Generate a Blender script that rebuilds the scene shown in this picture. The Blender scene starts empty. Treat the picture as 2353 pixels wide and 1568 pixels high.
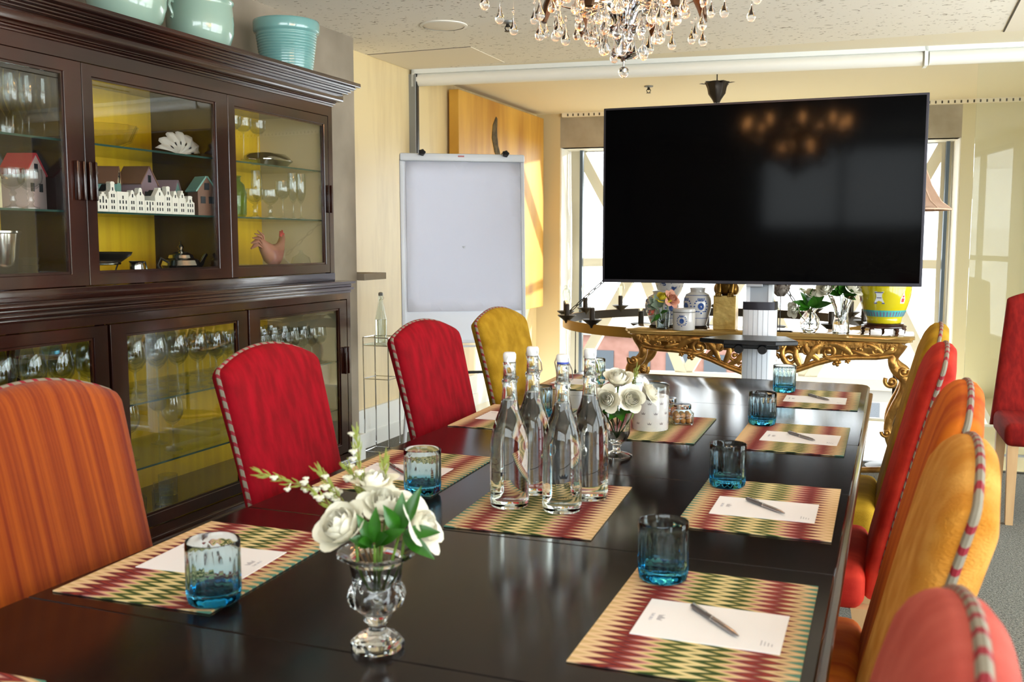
import bpy, bmesh, math, random
from mathutils import Vector, Matrix, noise
from math import sin, cos, pi, radians, sqrt
rnd = random.Random(7)
scene = bpy.context.scene
COL = scene.collection

# ------------------------------------------------------------------ camera
cd = bpy.data.cameras.new('camera'); cam = bpy.data.objects.new('camera', cd); COL.objects.link(cam)
cd.sensor_fit = 'HORIZONTAL'; cd.sensor_width = 36.0
cd.lens = 36.0 * 2266.2 / 2353.0
cam.location = (0, 0, 1.325)
cam.rotation_euler = (radians(90 - 5.766), 0, radians(21.225))
cd.clip_start = 0.05; cd.clip_end = 400
cd.dof.use_dof = True; cd.dof.focus_distance = 3.9; cd.dof.aperture_fstop = 8.0
scene.camera = cam

# ------------------------------------------------------------------ daylight, sun, exposure
scene.view_settings.view_transform = 'Standard'
scene.view_settings.look = 'None'
scene.view_settings.gamma = 1.0
scene.view_settings.exposure = 1.12
w = bpy.data.worlds.new('sky'); scene.world = w; w.use_nodes = True
bg = w.node_tree.nodes['Background']
bg.inputs[0].default_value = (0.93, 0.97, 1.0, 1); bg.inputs[1].default_value = 5.0

def light(name, typ, loc, rot, energy, color=(1, 1, 1), **kw):
    d = bpy.data.lights.new(name, typ); d.energy = energy; d.color = color
    for k, v in kw.items(): setattr(d, k, v)
    o = bpy.data.objects.new(name, d); COL.objects.link(o); o.location = loc; o.rotation_euler = rot
    return o

# low morning sun raking in through the back window on to the left wall
sd = Vector((-1.5, -1.0, -0.135)).normalized()
light('sun', 'SUN', (3, 12, 4), sd.to_track_quat('-Z', 'Y').to_euler(), 6.0, (1.0, 0.94, 0.84), angle=radians(0.8))

def portal(name, loc, rot, sx, sy):
    o = light(name, 'AREA', loc, rot, 1.0, shape='RECTANGLE', size=sx, size_y=sy)
    o.data.cycles.is_portal = True
    return o
portal('portal_back', (-1.25, 8.86, 0.8), (radians(-90), 0, 0), 3.5, 2.8)
portal('portal_side_a', (2.36, 0.0, 1.3), (0, radians(90), 0), 2.2, 3.2)
portal('portal_side_b', (2.36, 4.0, 1.3), (0, radians(90), 0), 2.2, 4.2)
portal('portal_rear', (0.25, -1.76, 1.92), (radians(90), 0, 0), 3.5, 0.95)
cy = scene.cycles
cy.caustics_reflective = False; cy.caustics_refractive = False
cy.max_bounces = 12; cy.transparent_max_bounces = 24; cy.transmission_bounces = 12; cy.glossy_bounces = 5; cy.diffuse_bounces = 5
cy.sample_clamp_indirect = 4.0
cy.use_adaptive_sampling = True; cy.adaptive_threshold = 0.02
cy.use_denoising = True

# ------------------------------------------------------------------ materials
def lin(c):
    if isinstance(c, str):
        c = c.lstrip('#'); c = [int(c[i:i+2], 16) / 255 for i in (0, 2, 4)]
    return tuple(((x / 12.92) if x <= 0.04045 else ((x + 0.055) / 1.055) ** 2.4) for x in c[:3])

def mat(name, col, rough=0.5, metal=0.0, spec=0.5, coat=0.0, coat_rough=0.1, sheen=0.0, sheen_rough=0.4,
        noise_s=None, noise_c=None, noise_amt=0.5, nscale=(1, 1, 1), bump=0.0, bump_s=None, alpha=1.0, emit=None, emit_s=0.0,
        trans=0.0, ior=1.45, detail=4.0, nlo=0.35, nhi=0.65, sss=0.0):
    m = bpy.data.materials.new(name); m.use_nodes = True
    nt = m.node_tree; p = nt.nodes['Principled BSDF']
    c = lin(col) + (1,)
    I = p.inputs
    I['Base Color'].default_value = c; I['Roughness'].default_value = rough; I['Metallic'].default_value = metal
    I['Specular IOR Level'].default_value = spec; I['IOR'].default_value = ior
    I['Coat Weight'].default_value = coat; I['Coat Roughness'].default_value = coat_rough
    I['Sheen Weight'].default_value = sheen; I['Sheen Roughness'].default_value = sheen_rough
    I['Transmission Weight'].default_value = trans
    if sss:
        I['Subsurface Weight'].default_value = sss; I['Subsurface Radius'].default_value = (0.004, 0.004, 0.003)
    if emit is not None:
        I['Emission Color'].default_value = lin(emit) + (1,); I['Emission Strength'].default_value = emit_s
    tc = None
    if noise_s or bump:
        tc = nt.nodes.new('ShaderNodeTexCoord'); mp = nt.nodes.new('ShaderNodeMapping')
        mp.inputs['Scale'].default_value = nscale
        nt.links.new(tc.outputs['Object'], mp.inputs[0])
    if noise_s:
        n = nt.nodes.new('ShaderNodeTexNoise'); n.inputs['Scale'].default_value = noise_s; n.inputs['Detail'].default_value = detail
        nt.links.new(mp.outputs[0], n.inputs[0])
        r = nt.nodes.new('ShaderNodeValToRGB')
        r.color_ramp.elements[0].position = nlo; r.color_ramp.elements[1].position = nhi
        r.color_ramp.elements[0].color = c; r.color_ramp.elements[1].color = lin(noise_c) + (1,)
        nt.links.new(n.outputs[0], r.inputs[0]); nt.links.new(r.outputs[0], I['Base Color'])
    if bump:
        n2 = nt.nodes.new('ShaderNodeTexNoise'); n2.inputs['Scale'].default_value = bump_s or 60; n2.inputs['Detail'].default_value = 3
        nt.links.new(mp.outputs[0], n2.inputs[0])
        b = nt.nodes.new('ShaderNodeBump'); b.inputs['Strength'].default_value = bump; b.inputs['Distance'].default_value = 0.01
        nt.links.new(n2.outputs[0], b.inputs['Height']); nt.links.new(b.outputs[0], I['Normal'])
    return m

def thin_glass(name, tint=(1, 1, 1), ior=1.5, rough=0.0, edge=1.0):
    """window / wine-glass glass: clear transmission plus fresnel reflection, no bending of light"""
    m = bpy.data.materials.new(name); m.use_nodes = True; nt = m.node_tree
    nt.nodes.remove(nt.nodes['Principled BSDF']); out = nt.nodes['Material Output']
    t = nt.nodes.new('ShaderNodeBsdfTransparent'); t.inputs[0].default_value = tint + (1,)
    g = nt.nodes.new('ShaderNodeBsdfGlossy'); g.inputs['Roughness'].default_value = rough
    lw = nt.nodes.new('ShaderNodeLayerWeight'); lw.inputs[0].default_value = 0.5     # facing = 1 - cos, the same from both sides
    pw = nt.nodes.new('ShaderNodeMath'); pw.operation = 'POWER'; pw.inputs[1].default_value = 5.0
    f = nt.nodes.new('ShaderNodeMath'); f.operation = 'MULTIPLY_ADD'
    f0 = ((ior - 1) / (ior + 1)) ** 2; f.inputs[1].default_value = 1 - f0; f.inputs[2].default_value = f0
    nt.links.new(lw.outputs['Facing'], pw.inputs[0]); nt.links.new(pw.outputs[0], f.inputs[0])
    mx = nt.nodes.new('ShaderNodeMixShader')
    nt.links.new(f.outputs[0], mx.inputs[0]); nt.links.new(t.outputs[0], mx.inputs[1]); nt.links.new(g.outputs[0], mx.inputs[2])
    nt.links.new(mx.outputs[0], out.inputs[0])
    return m

def real_glass(name, col=(1, 1, 1), rough=0.0, ior=1.48, grad=None):
    """solid refracting glass; grad = [(z, colour), ...] along the object's own height"""
    m = bpy.data.materials.new(name); m.use_nodes = True; nt = m.node_tree
    nt.nodes.remove(nt.nodes['Principled BSDF']); out = nt.nodes['Material Output']
    g = nt.nodes.new('ShaderNodeBsdfGlass'); g.inputs['Color'].default_value = tuple(col) + (1,)
    g.inputs['Roughness'].default_value = rough; g.inputs['IOR'].default_value = ior
    if grad:
        tc = nt.nodes.new('ShaderNodeTexCoord'); sp = nt.nodes.new('ShaderNodeSeparateXYZ'); nt.links.new(tc.outputs['Object'], sp.inputs[0])
        mr = nt.nodes.new('ShaderNodeMapRange'); mr.inputs[1].default_value = grad[0][0]; mr.inputs[2].default_value = grad[-1][0]
        nt.links.new(sp.outputs[2], mr.inputs[0])
        r = nt.nodes.new('ShaderNodeValToRGB'); e = r.color_ramp.elements
        z0, z1 = grad[0][0], grad[-1][0]
        while len(e) < len(grad): e.new(0.5)
        for k, (z, c) in enumerate(grad):
            e[k].position = (z - z0) / (z1 - z0); e[k].color = tuple(c) + (1,)
        nt.links.new(mr.outputs[0], r.inputs[0]); nt.links.new(r.outputs[0], g.inputs['Color'])
    nt.links.new(g.outputs[0], out.inputs[0])
    return m

M = {}
# ------------------------------------------------------------------ mesh builder
class MB:
    def __init__(self): self.bm = bmesh.new()
    def v(self, p): return self.bm.verts.new(p)
    def face(self, vs):
        try: return self.bm.faces.new(vs)
        except ValueError: return None
    def box(self, x0, x1, y0, y1, z0, z1, bev=0.0, seg=2, M4=None):
        r = bmesh.ops.create_cube(self.bm, size=1.0)['verts']
        for q in r:
            q.co = Vector(((x0 + x1) / 2 + q.co.x * (x1 - x0), (y0 + y1) / 2 + q.co.y * (y1 - y0), (z0 + z1) / 2 + q.co.z * (z1 - z0)))
        if M4 is not None:
            for q in r: q.co = M4 @ q.co
        if bev:
            es = list({e for q in r for e in q.link_edges})
            bmesh.ops.bevel(self.bm, geom=es, offset=bev, segments=seg, affect='EDGES', profile=0.5)
        return self
    def loft(self, rings, cap0=True, cap1=True, closed=True):
        R = [[self.v(p) for p in ring] for ring in rings]
        n = len(R[0])
        for a, b in zip(R, R[1:]):
            for i in range(n if closed else n - 1):
                j = (i + 1) % n
                self.face([a[i], a[j], b[j], b[i]])
        if cap0: self.face(list(reversed(R[0])))
        if cap1: self.face(R[-1])
        return self
    def lathe(self, prof, seg=32, c=(0, 0, 0), mod=None, caps=True, M4=None):
        """prof: [(r, z)]; a radius of 0 closes to a point"""
        rows = []
        for (r, z) in prof:
            if r <= 1e-6:
                p = Vector((c[0], c[1], c[2] + z)); rows.append([self.v(M4 @ p if M4 else p)])
            else:
                row = []
                for k in range(seg):
                    a = 2 * pi * k / seg
                    rr = mod(a, r, z) if mod else r
                    p = Vector((c[0] + rr * cos(a), c[1] + rr * sin(a), c[2] + z)); row.append(self.v(M4 @ p if M4 else p))
                rows.append(row)
        for a, b in zip(rows, rows[1:]):
            if len(a) == 1 and len(b) == 1: continue
            for k in range(seg):
                j = (k + 1) % seg
                if len(a) == 1: self.face([a[0], b[j], b[k]])
                elif len(b) == 1: self.face([a[k], a[j], b[0]])
                else: self.face([a[k], a[j], b[j], b[k]])
        if caps:
            if len(rows[0]) > 1: self.face(list(reversed(rows[0])))
            if len(rows[-1]) > 1: self.face(rows[-1])
        return self
    def tube(self, pts, r, seg=8, caps=True, flat=1.0, up=None):
        pts = [Vector(p) for p in pts]; n = len(pts)
        rs = r if isinstance(r, (list, tuple)) else [r] * n
        t0 = (pts[1] - pts[0]).normalized()
        nrm = up.copy() if up is not None else t0.orthogonal().normalized()
        rings = []
        for i in range(n):
            t = (pts[min(i + 1, n - 1)] - pts[max(i - 1, 0)])
            t = t.normalized() if t.length > 1e-9 else t0
            nrm = (nrm - t * nrm.dot(t))
            nrm = nrm.normalized() if nrm.length > 1e-6 else t.orthogonal().normalized()
            b = t.cross(nrm)
            rings.append([pts[i] + (nrm * cos(2 * pi * k / seg) * flat + b * sin(2 * pi * k / seg)) * rs[i] for k in range(seg)])
        return self.loft(rings, caps, caps)
    def cyl(self, c, r, h, seg=24, r2=None, bev=0.0):
        r2 = r if r2 is None else r2
        if bev: pr = [(r - bev, 0), (r, bev), (r2, h - bev), (r2 - bev, h)]
        else: pr = [(r, 0), (r2, h)]
        return self.lathe(pr, seg, c)
    def sphere(self, c, r, seg=16, rings=10, M4=None):
        rx, ry, rz = r if isinstance(r, (list, tuple)) else (r, r, r)
        rows = []
        c = Vector(c)
        pr = []
        top = c + Vector((0, 0, rz)); bot = c - Vector((0, 0, rz))
        g = [[self.v(bot)]]
        for i in range(1, rings):
            ph = -pi / 2 + pi * i / rings
            g.append([self.v(c + Vector((rx * cos(ph) * cos(2 * pi * k / seg), ry * cos(ph) * sin(2 * pi * k / seg), rz * sin(ph)))) for k in range(seg)])
        g.append([self.v(top)])
        if M4 is not None:
            for row in g:
                for q in row: q.co = M4 @ q.co
        for a, b in zip(g, g[1:]):
            for k in range(seg):
                j = (k + 1) % seg
                if len(a) == 1: self.face([a[0], b[j], b[k]])
                elif len(b) == 1: self.face([a[k], a[j], b[0]])
                else: self.face([a[k], a[j], b[j], b[k]])
        return self
    def prism(self, outline, f, d0, d1):
        """outline: 2-D points; f(u, v, d) -> 3-D point; extruded from d0 to d1"""
        return self.loft([[f(u, v, d0) for u, v in outline], [f(u, v, d1) for u, v in outline]])
    def strip(self, rows):
        """open grid surface"""
        R = [[self.v(p) for p in row] for row in rows]
        for a, b in zip(R, R[1:]):
            for i in range(len(a) - 1): self.face([a[i], a[i + 1], b[i + 1], b[i]])
        return self
    def merge(self, d=1e-5): bmesh.ops.remove_doubles(self.bm, verts=self.bm.verts, dist=d); return self
    def xf(self, M4):
        for q in self.bm.verts: q.co = M4 @ q.co
        return self
    def mesh(self, name, m=None, smooth=True, ang=38):
        bm = self.bm
        bmesh.ops.recalc_face_normals(bm, faces=bm.faces)
        if smooth:
            lim = radians(ang)
            for f in bm.faces: f.smooth = True
            for e in bm.edges:
                if len(e.link_faces) == 2:
                    if e.link_faces[0].normal.angle(e.link_faces[1].normal, 0.0) > lim: e.smooth = False
        me = bpy.data.meshes.new(name); bm.to_mesh(me); bm.free()
        if m is not None: me.materials.append(m if not isinstance(m, str) else M[m])
        return me
    def build(self, name, m, parent=None, loc=None, rot=None, smooth=True, ang=38):
        return put(name, self.mesh(name, m, smooth, ang), parent, loc, rot)

def put(name, me, parent=None, loc=None, rot=None):
    o = bpy.data.objects.new(name, me); COL.objects.link(o)
    if parent is not None: o.parent = parent
    if loc is not None: o.location = loc
    if rot is not None: o.rotation_euler = rot
    return o
def tag(o, label, cat, group=None, kind=None):
    o['label'] = label; o['category'] = cat
    if group: o['group'] = group
    if kind: o['kind'] = kind
    return o
def thing(name, label, cat, loc=(0, 0, 0), rz=0.0, group=None):
    o = bpy.data.objects.new(name, None); COL.objects.link(o); o.empty_display_size = 0.05
    o.location = loc; o.rotation_euler = (0, 0, rz)
    return tag(o, label, cat, group)
def struct(o, label=None):
    o['kind'] = 'structure'
    if label: o['label'] = label; o['category'] = label.split()[-1]
    return o
def dup(src, loc=None, rz=None, label=None, group=None):
    def cp(o, par):
        c = o.copy(); COL.objects.link(c); c.parent = par
        for ch in kids(o): cp(ch, c)
        return c
    c = cp(src, None)
    if loc is not None: c.location = loc
    if rz is not None: c.rotation_euler = (0, 0, rz)
    if label: c['label'] = label
    if group: c['group'] = group
    return c
def kids(o): return [x for x in list(bpy.data.objects) if x.parent is o]
def text(name, s, size, m, parent=None, loc=(0, 0, 0), rot=(0, 0, 0), align='CENTER', ext=0.0002):
    cu = bpy.data.curves.new(name, 'FONT'); cu.body = s; cu.size = size; cu.align_x = align; cu.align_y = 'CENTER'; cu.extrude = ext
    cu.resolution_u = 3
    t = bpy.data.objects.new('tmp_text', cu); COL.objects.link(t)
    dg = bpy.context.evaluated_depsgraph_get(); dg.update()
    me = bpy.data.meshes.new_from_object(t.evaluated_get(dg)); bpy.data.objects.remove(t); bpy.data.curves.remove(cu)
    me.name = name; me.materials.clear(); me.materials.append(M[m])
    return put(name, me, parent, loc, rot)
def arc(c, r, a0, a1, n): return [(c[0] + r * cos(a0 + (a1 - a0) * i / n), c[1] + r * sin(a0 + (a1 - a0) * i / n)) for i in range(n + 1)]
# ================================================================== MATERIALS
M['plaster'] = mat('polished cream plaster', '#e6d2a0', 0.32, noise_s=2.2, noise_c='#d6bd84', nlo=0.4, nhi=0.75, spec=0.45)
M['plaster_plain'] = mat('cream wall paint', '#e6dec6', 0.45)
M['taupe'] = mat('taupe wall paint', '#c9b68c', 0.6)
M['concrete'] = mat('grey concrete', '#9d9282', 0.8, noise_s=3.0, noise_c='#847a6b', nlo=0.35, nhi=0.7)
M['soffit'] = mat('soffit concrete', '#a99f8c', 0.7, noise_s=5.0, noise_c='#978c78')
M['ceiling_far'] = mat('cream ceiling paint', '#e8dec6', 0.7)
M['ceiling_smooth'] = mat('ceiling board', '#e9dfcd', 0.75)
M['white_paint'] = mat('white paint', '#ece9e0', 0.4)
M['white_trim'] = mat('white trim', '#e8ebe8', 0.3)
M['partition_glass'] = thin_glass('anti-reflective partition glass', (0.97, 0.985, 0.975), ior=1.33)
M['old_pane'] = thin_glass('old cabinet glass', (0.97, 0.98, 0.97), ior=1.72)
M['grey_metal'] = mat('grey frame metal', '#4f5b67', 0.35, metal=0.5)
M['dark_metal'] = mat('dark metal', '#2b2825', 0.45, metal=0.7)
M['black_slot'] = mat('dark slot', '#4a4234', 0.8)
M['cream_floor'] = mat('polished cream floor', '#d9cda6', 0.16, noise_s=1.5, noise_c='#d0c298')
M['lattice'] = mat('lattice frame paint', '#cfc9b4', 0.5)
M['steel_grey'] = mat('grey steel', '#8b8d8c', 0.4, metal=0.3)
M['pane_tinted'] = thin_glass('dimming window tint', (0.56, 0.58, 0.585))  # tint added to dim the daylight and cut glare on the table
M['pane'] = thin_glass('window glass', (0.97, 0.99, 0.99))
M['chrome'] = mat('chrome', '#d9dadd', 0.08, metal=1.0)
M['black_plastic'] = mat('black plastic', '#0f0f11', 0.35)

def carpet_mat():
    m = mat('grey loop carpet', '#7c7b72', 0.95, bump=0.9, bump_s=170, nscale=(1, 1, 1), noise_s=120, noise_c='#55554f', nlo=0.4, nhi=0.62)
    return m
M['carpet'] = carpet_mat()

def tile_mat():
    m = mat('fissured ceiling tile', '#ece5d8', 0.85); nt = m.node_tree; p = nt.nodes['Principled BSDF']
    tc = nt.nodes.new('ShaderNodeTexCoord'); mp = nt.nodes.new('ShaderNodeMapping'); mp.inputs['Scale'].default_value = (34, 68, 1)
    nt.links.new(tc.outputs['Object'], mp.inputs[0])
    n = nt.nodes.new('ShaderNodeTexNoise'); n.inputs['Scale'].default_value = 1.0; n.inputs['Detail'].default_value = 1.0
    nt.links.new(mp.outputs[0], n.inputs[0])
    r = nt.nodes.new('ShaderNodeValToRGB'); r.color_ramp.elements[0].position = 0.665; r.color_ramp.elements[1].position = 0.71
    r.color_ramp.elements[0].color = lin('#ece5d8') + (1,); r.color_ramp.elements[1].color = lin('#9c8f7c') + (1,)
    nt.links.new(n.outputs[0], r.inputs[0]); nt.links.new(r.outputs[0], p.inputs['Base Color'])
    return m
M['tile'] = tile_mat()

def streak_plaster():
    m = mat('mottled cream plaster', '#e3cf9f', 0.3, noise_s=1.0, noise_c='#c9b183', nscale=(3, 7, 1.2), nlo=0.45, nhi=0.8, detail=7)
    return m
M['mottled'] = streak_plaster()

# ================================================================== ROOM SHELL
ZC = 2.5
def wallbox(name, boxes, m, label=None):
    b = MB()
    for bx in boxes: b.box(*bx)
    return struct(b.build(name, m, smooth=False), label)
# floors
wallbox('floor', [(-3.3, 2.45, -1.9, 6.22, -0.1, 0.0)], 'carpet', 'grey textured carpet floor')
wallbox('floor_far', [(-3.3, 2.45, 6.26, 7.75, -0.1, 0.0), (0.7, 2.45, 7.75, 9.75, -0.1, 0.0)], 'cream_floor', 'glossy cream floor beyond the glass partition')
wallbox('trim_1', [(-3.3, 2.45, 6.22, 6.26, -0.1, 0.004)], 'dark_metal', 'dark threshold strip where carpet meets cream floor')
# ceilings
wallbox('ceiling', [(-3.3, 2.45, -1.9, 6.25, ZC, ZC + 0.1)], 'tile', 'fissured acoustic tile ceiling')
wallbox('ceiling_far', [(-3.3, 2.45, 6.25, 9.75, ZC, ZC + 0.1)], 'ceiling_far', 'smooth cream ceiling by the window')
b = MB(); b.box(-3.16, -2.45, 5.62, 6.17, ZC - 0.003, ZC); b.box(0.52, 2.39, 4.7, 6.3, ZC - 0.003, ZC)
struct(b.build('trim_2', 'ceiling_smooth', smooth=False), 'smooth ceiling board panels beside the blind rail')
b = MB(); b.box(-3.16, -2.45, 5.612, 5.62, ZC - 0.0015, ZC); b.box(0.512, 0.52, 4.7, 6.3, ZC - 0.004, ZC)
struct(b.build('trim_3', 'black_slot', smooth=False), 'dark joint line along the ceiling board')
# walls
wallbox('wall_concrete', [(-3.3, -2.98, -1.9, 5.13, 0, ZC)], 'concrete', 'grey concrete wall behind the cabinet')
wallbox('trim_7', [(-3.17, 0.7, 7.75, 7.79, -0.22, 0.012), (0.66, 0.7, 7.79, 9.3, -0.22, 0.012)], 'white_paint', 'white floor edge nosing before the window bay')
wallbox('floor_bay', [(-3.3, 0.9, 7.6, 10.4, -0.9, -0.8)], 'cream_floor', 'lower ledge inside the window bay')
wallbox('wall_left', [(-3.3, -3.17, 5.13, 9.0, -0.8, ZC)], 'mottled', 'mottled cream plaster wall')
wallbox('baseboard_left', [(-3.17, -3.145, 5.16, 9.0, 0, 0.25), (-3.17, -3.135, 5.16, 9.0, 0.0, 0.10)], 'white_trim', 'white skirting board')
wallbox('baseboard_concrete', [(-3.17, -2.955, 5.13, 5.16, 0, 0.17), (-2.98, -2.955, 4.5, 5.13, 0, 0.17)], 'white_trim', 'white skirting on concrete wall end')
wallbox('trim_4', [(-3.17, -2.93, 5.13, 5.40, 1.095, 1.135)], 'concrete', 'concrete ledge beside the cabinet')
# right wall with two windows enlarged for fill light, rear wall with one (both behind or beside the camera)
wallbox('wall_right', [(2.40, 2.5, -1.9, 9.75, 0, 0.2), (2.40, 2.5, -1.9, 9.75, 2.4, ZC), (2.40, 2.5, -1.9, -1.6, 0.2, 2.4),
                       (2.40, 2.5, 1.6, 1.9, 0.2, 2.4), (2.40, 2.5, 6.1, 9.75, 0.2, 2.4)], 'plaster_plain')
wallbox('wall_rear', [(-3.3, 2.5, -1.9, -1.8, 0, 1.45), (-3.3, 2.5, -1.9, -1.8, 2.4, ZC), (-3.3, -1.5, -1.9, -1.8, 1.45, 2.4), (2.0, 2.5, -1.9, -1.8, 1.45, 2.4)], 'plaster_plain')
def side_window(n, axis, a0, a1, z0, z1, at, muls):
    f = MB(); g = MB(); t = 0.05
    def bx(B, u0, u1, w0, w1, d0, d1):
        if axis == 'x': B.box(at + d0, at + d1, u0, u1, w0, w1)
        else: B.box(u0, u1, at + d0, at + d1, w0, w1)
    bx(f, a0, a1, z0, z0 + t, -0.03, 0.03); bx(f, a0, a1, z1 - t, z1, -0.03, 0.03); bx(f, a0, a0 + t, z0, z1, -0.03, 0.03); bx(f, a1 - t, a1, z0, z1, -0.03, 0.03)
    for mu in muls: bx(f, mu - 0.03, mu + 0.03, z0, z1, -0.03, 0.03)
    if z0 < 1: bx(f, a0, a1, 1.1, 1.16, -0.03, 0.03)
    bx(g, a0 + t, a1 - t, z0 + t, z1 - t, -0.003, 0.003)
    fo = struct(f.build('window_%d' % n, 'grey_metal', smooth=False)); g.build('pane', 'pane', fo, smooth=False)
side_window(2, 'x', -1.6, 1.6, 0.2, 2.4, 2.45, [-0.55, 0.5])
side_window(3, 'x', 1.9, 6.1, 0.2, 2.4, 2.45, [2.95, 4.0, 5.05])
side_window(4, 'y', -1.5, 2.0, 1.45, 2.4, -1.85, [-0.6, 0.3, 1.2])

# ---- back wall with the faceted window; it runs at a slight angle to the room
RB = math.atan(0.1)
BW = Matrix.Translation((-3.17, 8.80, 0)) @ Matrix.Rotation(RB, 4, 'Z')
def bwbox(b, *a): b.box(*a, M4=BW); return b
U0, U1, ZS, ZH = 0.225, 3.66, -0.74, 2.19
b = MB()
bwbox(b, -0.1, U0, 0, 0.5, -0.8, ZC)
struct(b.build('wall_back', 'taupe', smooth=False), 'taupe wall return beside the window')
b = MB(); bwbox(b, U0, U1, 0, 0.12, ZH, ZC); bwbox(b, U0, U1, 0.12, 0.5, ZH + 0.02, ZC)
struct(b.build('wall_back_soffit', 'soffit', smooth=False), 'concrete soffit above the window')
b = MB(); bwbox(b, U1, 5.8, 0, 0.5, -0.8, ZC); bwbox(b, U0, U1, 0, 0.5, -0.8, ZS)
M['cream_gloss'] = mat('glossy sand wall', '#cbc199', 0.3)
struct(b.build('wall_back_cream', 'cream_gloss', smooth=False), 'cream wall right of the window')
b = MB(); bwbox(b, U0, U0 + 0.012, 0.01, 0.46, ZS, ZH); bwbox(b, U1 - 0.012, U1, 0.01, 0.46, ZS, ZH); bwbox(b, U0, U1, 0.005, 0.46, ZH - 0.0, ZH + 0.02); bwbox(b, U0, U1, -0.03, 0.46, ZS, ZS + 0.03)
struct(b.build('trim_5', 'white_paint', smooth=False), 'white window reveal')
# slotted air grille at the ceiling
b = MB(); bwbox(b, 0.25, 5.7, -0.05, 0.0, ZC - 0.035, ZC)
gr = b.build('trim_6', 'ceiling_far', smooth=False); struct(gr, 'slotted ceiling air grille above the window')
b = MB()
for k in range(110):
    u = 0.3 + k * 0.049
    bwbox(b, u, u + 0.012, -0.052, -0.046, ZC - 0.03, ZC - 0.008)
b.build('slot', 'black_slot', gr, smooth=False)['kind'] = 'stuff'

# window frame and faceted (pillowed) outer glazing
fr = MB()
for (a, c) in ((0.350, 0.378), (3.59, 3.618)):
    bwbox(fr, a, c, 0.30, 0.36, ZS + 0.03, ZH)
bwbox(fr, U0, U1, 0.30, 0.36, ZS + 0.03, ZS + 0.07)
win = struct(fr.build('window_1', 'grey_metal', smooth=False), 'faceted pillow window with diagonal lattice bars')
def wl(u, d, z): return BW @ Vector((u, d, z))
zs, zm, zh = 0.02, 1.12, ZH + 0.05
nodes = {}
top = [0.30, 1.35, 2.5, 3.62]; mid = [0.30, 0.85, 1.95, 3.1, 3.62]; low = [0.30, 1.35, 2.5, 3.62]
def nd(u, z):
    e = (1 - ((u - 1.95) / 1.75) ** 2) * (1 - ((z - 1.15) / 1.2) ** 2)
    return wl(u, 0.42 + 0.75 * max(0, e), z)
T = [nd(u, zh) for u in top]; Mi = [nd(u, zm) for u in mid]; L = [nd(u, zs) for u in low]
bars = MB()
def bar(p, q, w=0.05):
    d = (q - p).normalized(); s = d.cross(Vector((0, 1, 0))).normalized(); t = s.cross(d)
    bars.loft([[x + s * a * w + t * c * 0.05 for a, c in ((-1, -1), (1, -1), (1, 1), (-1, 1))] for x in (p, q)])
tri = []
for row in (T, L):
    for a, c in zip(row, row[1:]): bar(a, c)
for a, c in zip(Mi, Mi[1:]): bar(a, c, 0.04)
for i in range(4):
    bar(T[i], Mi[i]); bar(T[i], Mi[i + 1]); bar(L[i], Mi[i]); bar(L[i], Mi[i + 1])
    tri += [(T[i], Mi[i], Mi[i + 1]), (L[i], Mi[i], Mi[i + 1])]
    if i < 3: tri += [(T[i], T[i + 1], Mi[i + 1]), (L[i], L[i + 1], Mi[i + 1])]
BT = [nd(u, ZS + 0.03) for u in mid]
for a, c in zip(BT, BT[1:]): bar(a, c)
for i in range(4):
    bar(L[i], BT[i]); bar(L[i], BT[i + 1]); tri.append((L[i], BT[i], BT[i + 1]))
    if i < 3: tri.append((L[i], L[i + 1], BT[i + 1]))
bars.build('lattice_bar', 'lattice', win, smooth=False)
g = MB()
for t3 in tri: g.face([g.v(p) for p in t3])
g.build('pane', 'pane_tinted', win, smooth=False)
del nodes

# outside, seen through the window: street level far below with brick blocks
M['brick'] = mat('pale brick facade', '#8a655a', 0.9, noise_s=3, noise_c='#7d584c')
M['pale_facade'] = mat('pale facade', '#8f8b83', 0.9)
M['outdoor_ground'] = mat('pale paving', '#85837c', 0.9)
wallbox('ground_outside', [(-70, 70, 9.8, 160, -14.3, -14)], 'outdoor_ground', 'street far below the window')
M['dark_window'] = mat('dark window glass', '#333c44', 0.2)
def block(name, label, x0, x1, y0, y1, z1, m, nx, nz):
    t = thing(name, label, 'building', ((x0 + x1) / 2, y0, -14))
    hx = (x1 - x0) / 2
    MB().box(-hx, hx, 0, y1 - y0, 0, z1 + 14).build('facade', m, t, smooth=False)
    wme = MB().box(-0.5, 0.5, -0.06, 0.0, -0.9, 0.9).mesh('window', 'dark_window', False)
    for i in range(nx):
        for k in range(nz):
            put('window', wme, t, (-hx + (i + 0.5) * (x1 - x0) / nx, 0, (z1 + 14) - 1.6 - k * 2.8))
    MB().box(-hx - 0.2, hx + 0.2, -0.2, y1 - y0, z1 + 14, z1 + 14.4).build('parapet', 'pale_facade', t, smooth=False)
block('brick_building', 'pale red brick building outside, seen low through the window', -22, -6.5, 44, 60, -3.0, 'brick', 9, 4)
block('office_building', 'pale office block outside, low behind the gilded console legs', -6, 14, 52, 66, -6.0, 'pale_facade', 10, 3)

wallbox('sun_blocker_outside', [(2.6, 14, 6.3, 6.6, -14, 6)], 'white_paint', 'unseen wall added to keep sun off the side windows')  # added outside, out of view, to block sun from the side windows
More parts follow.
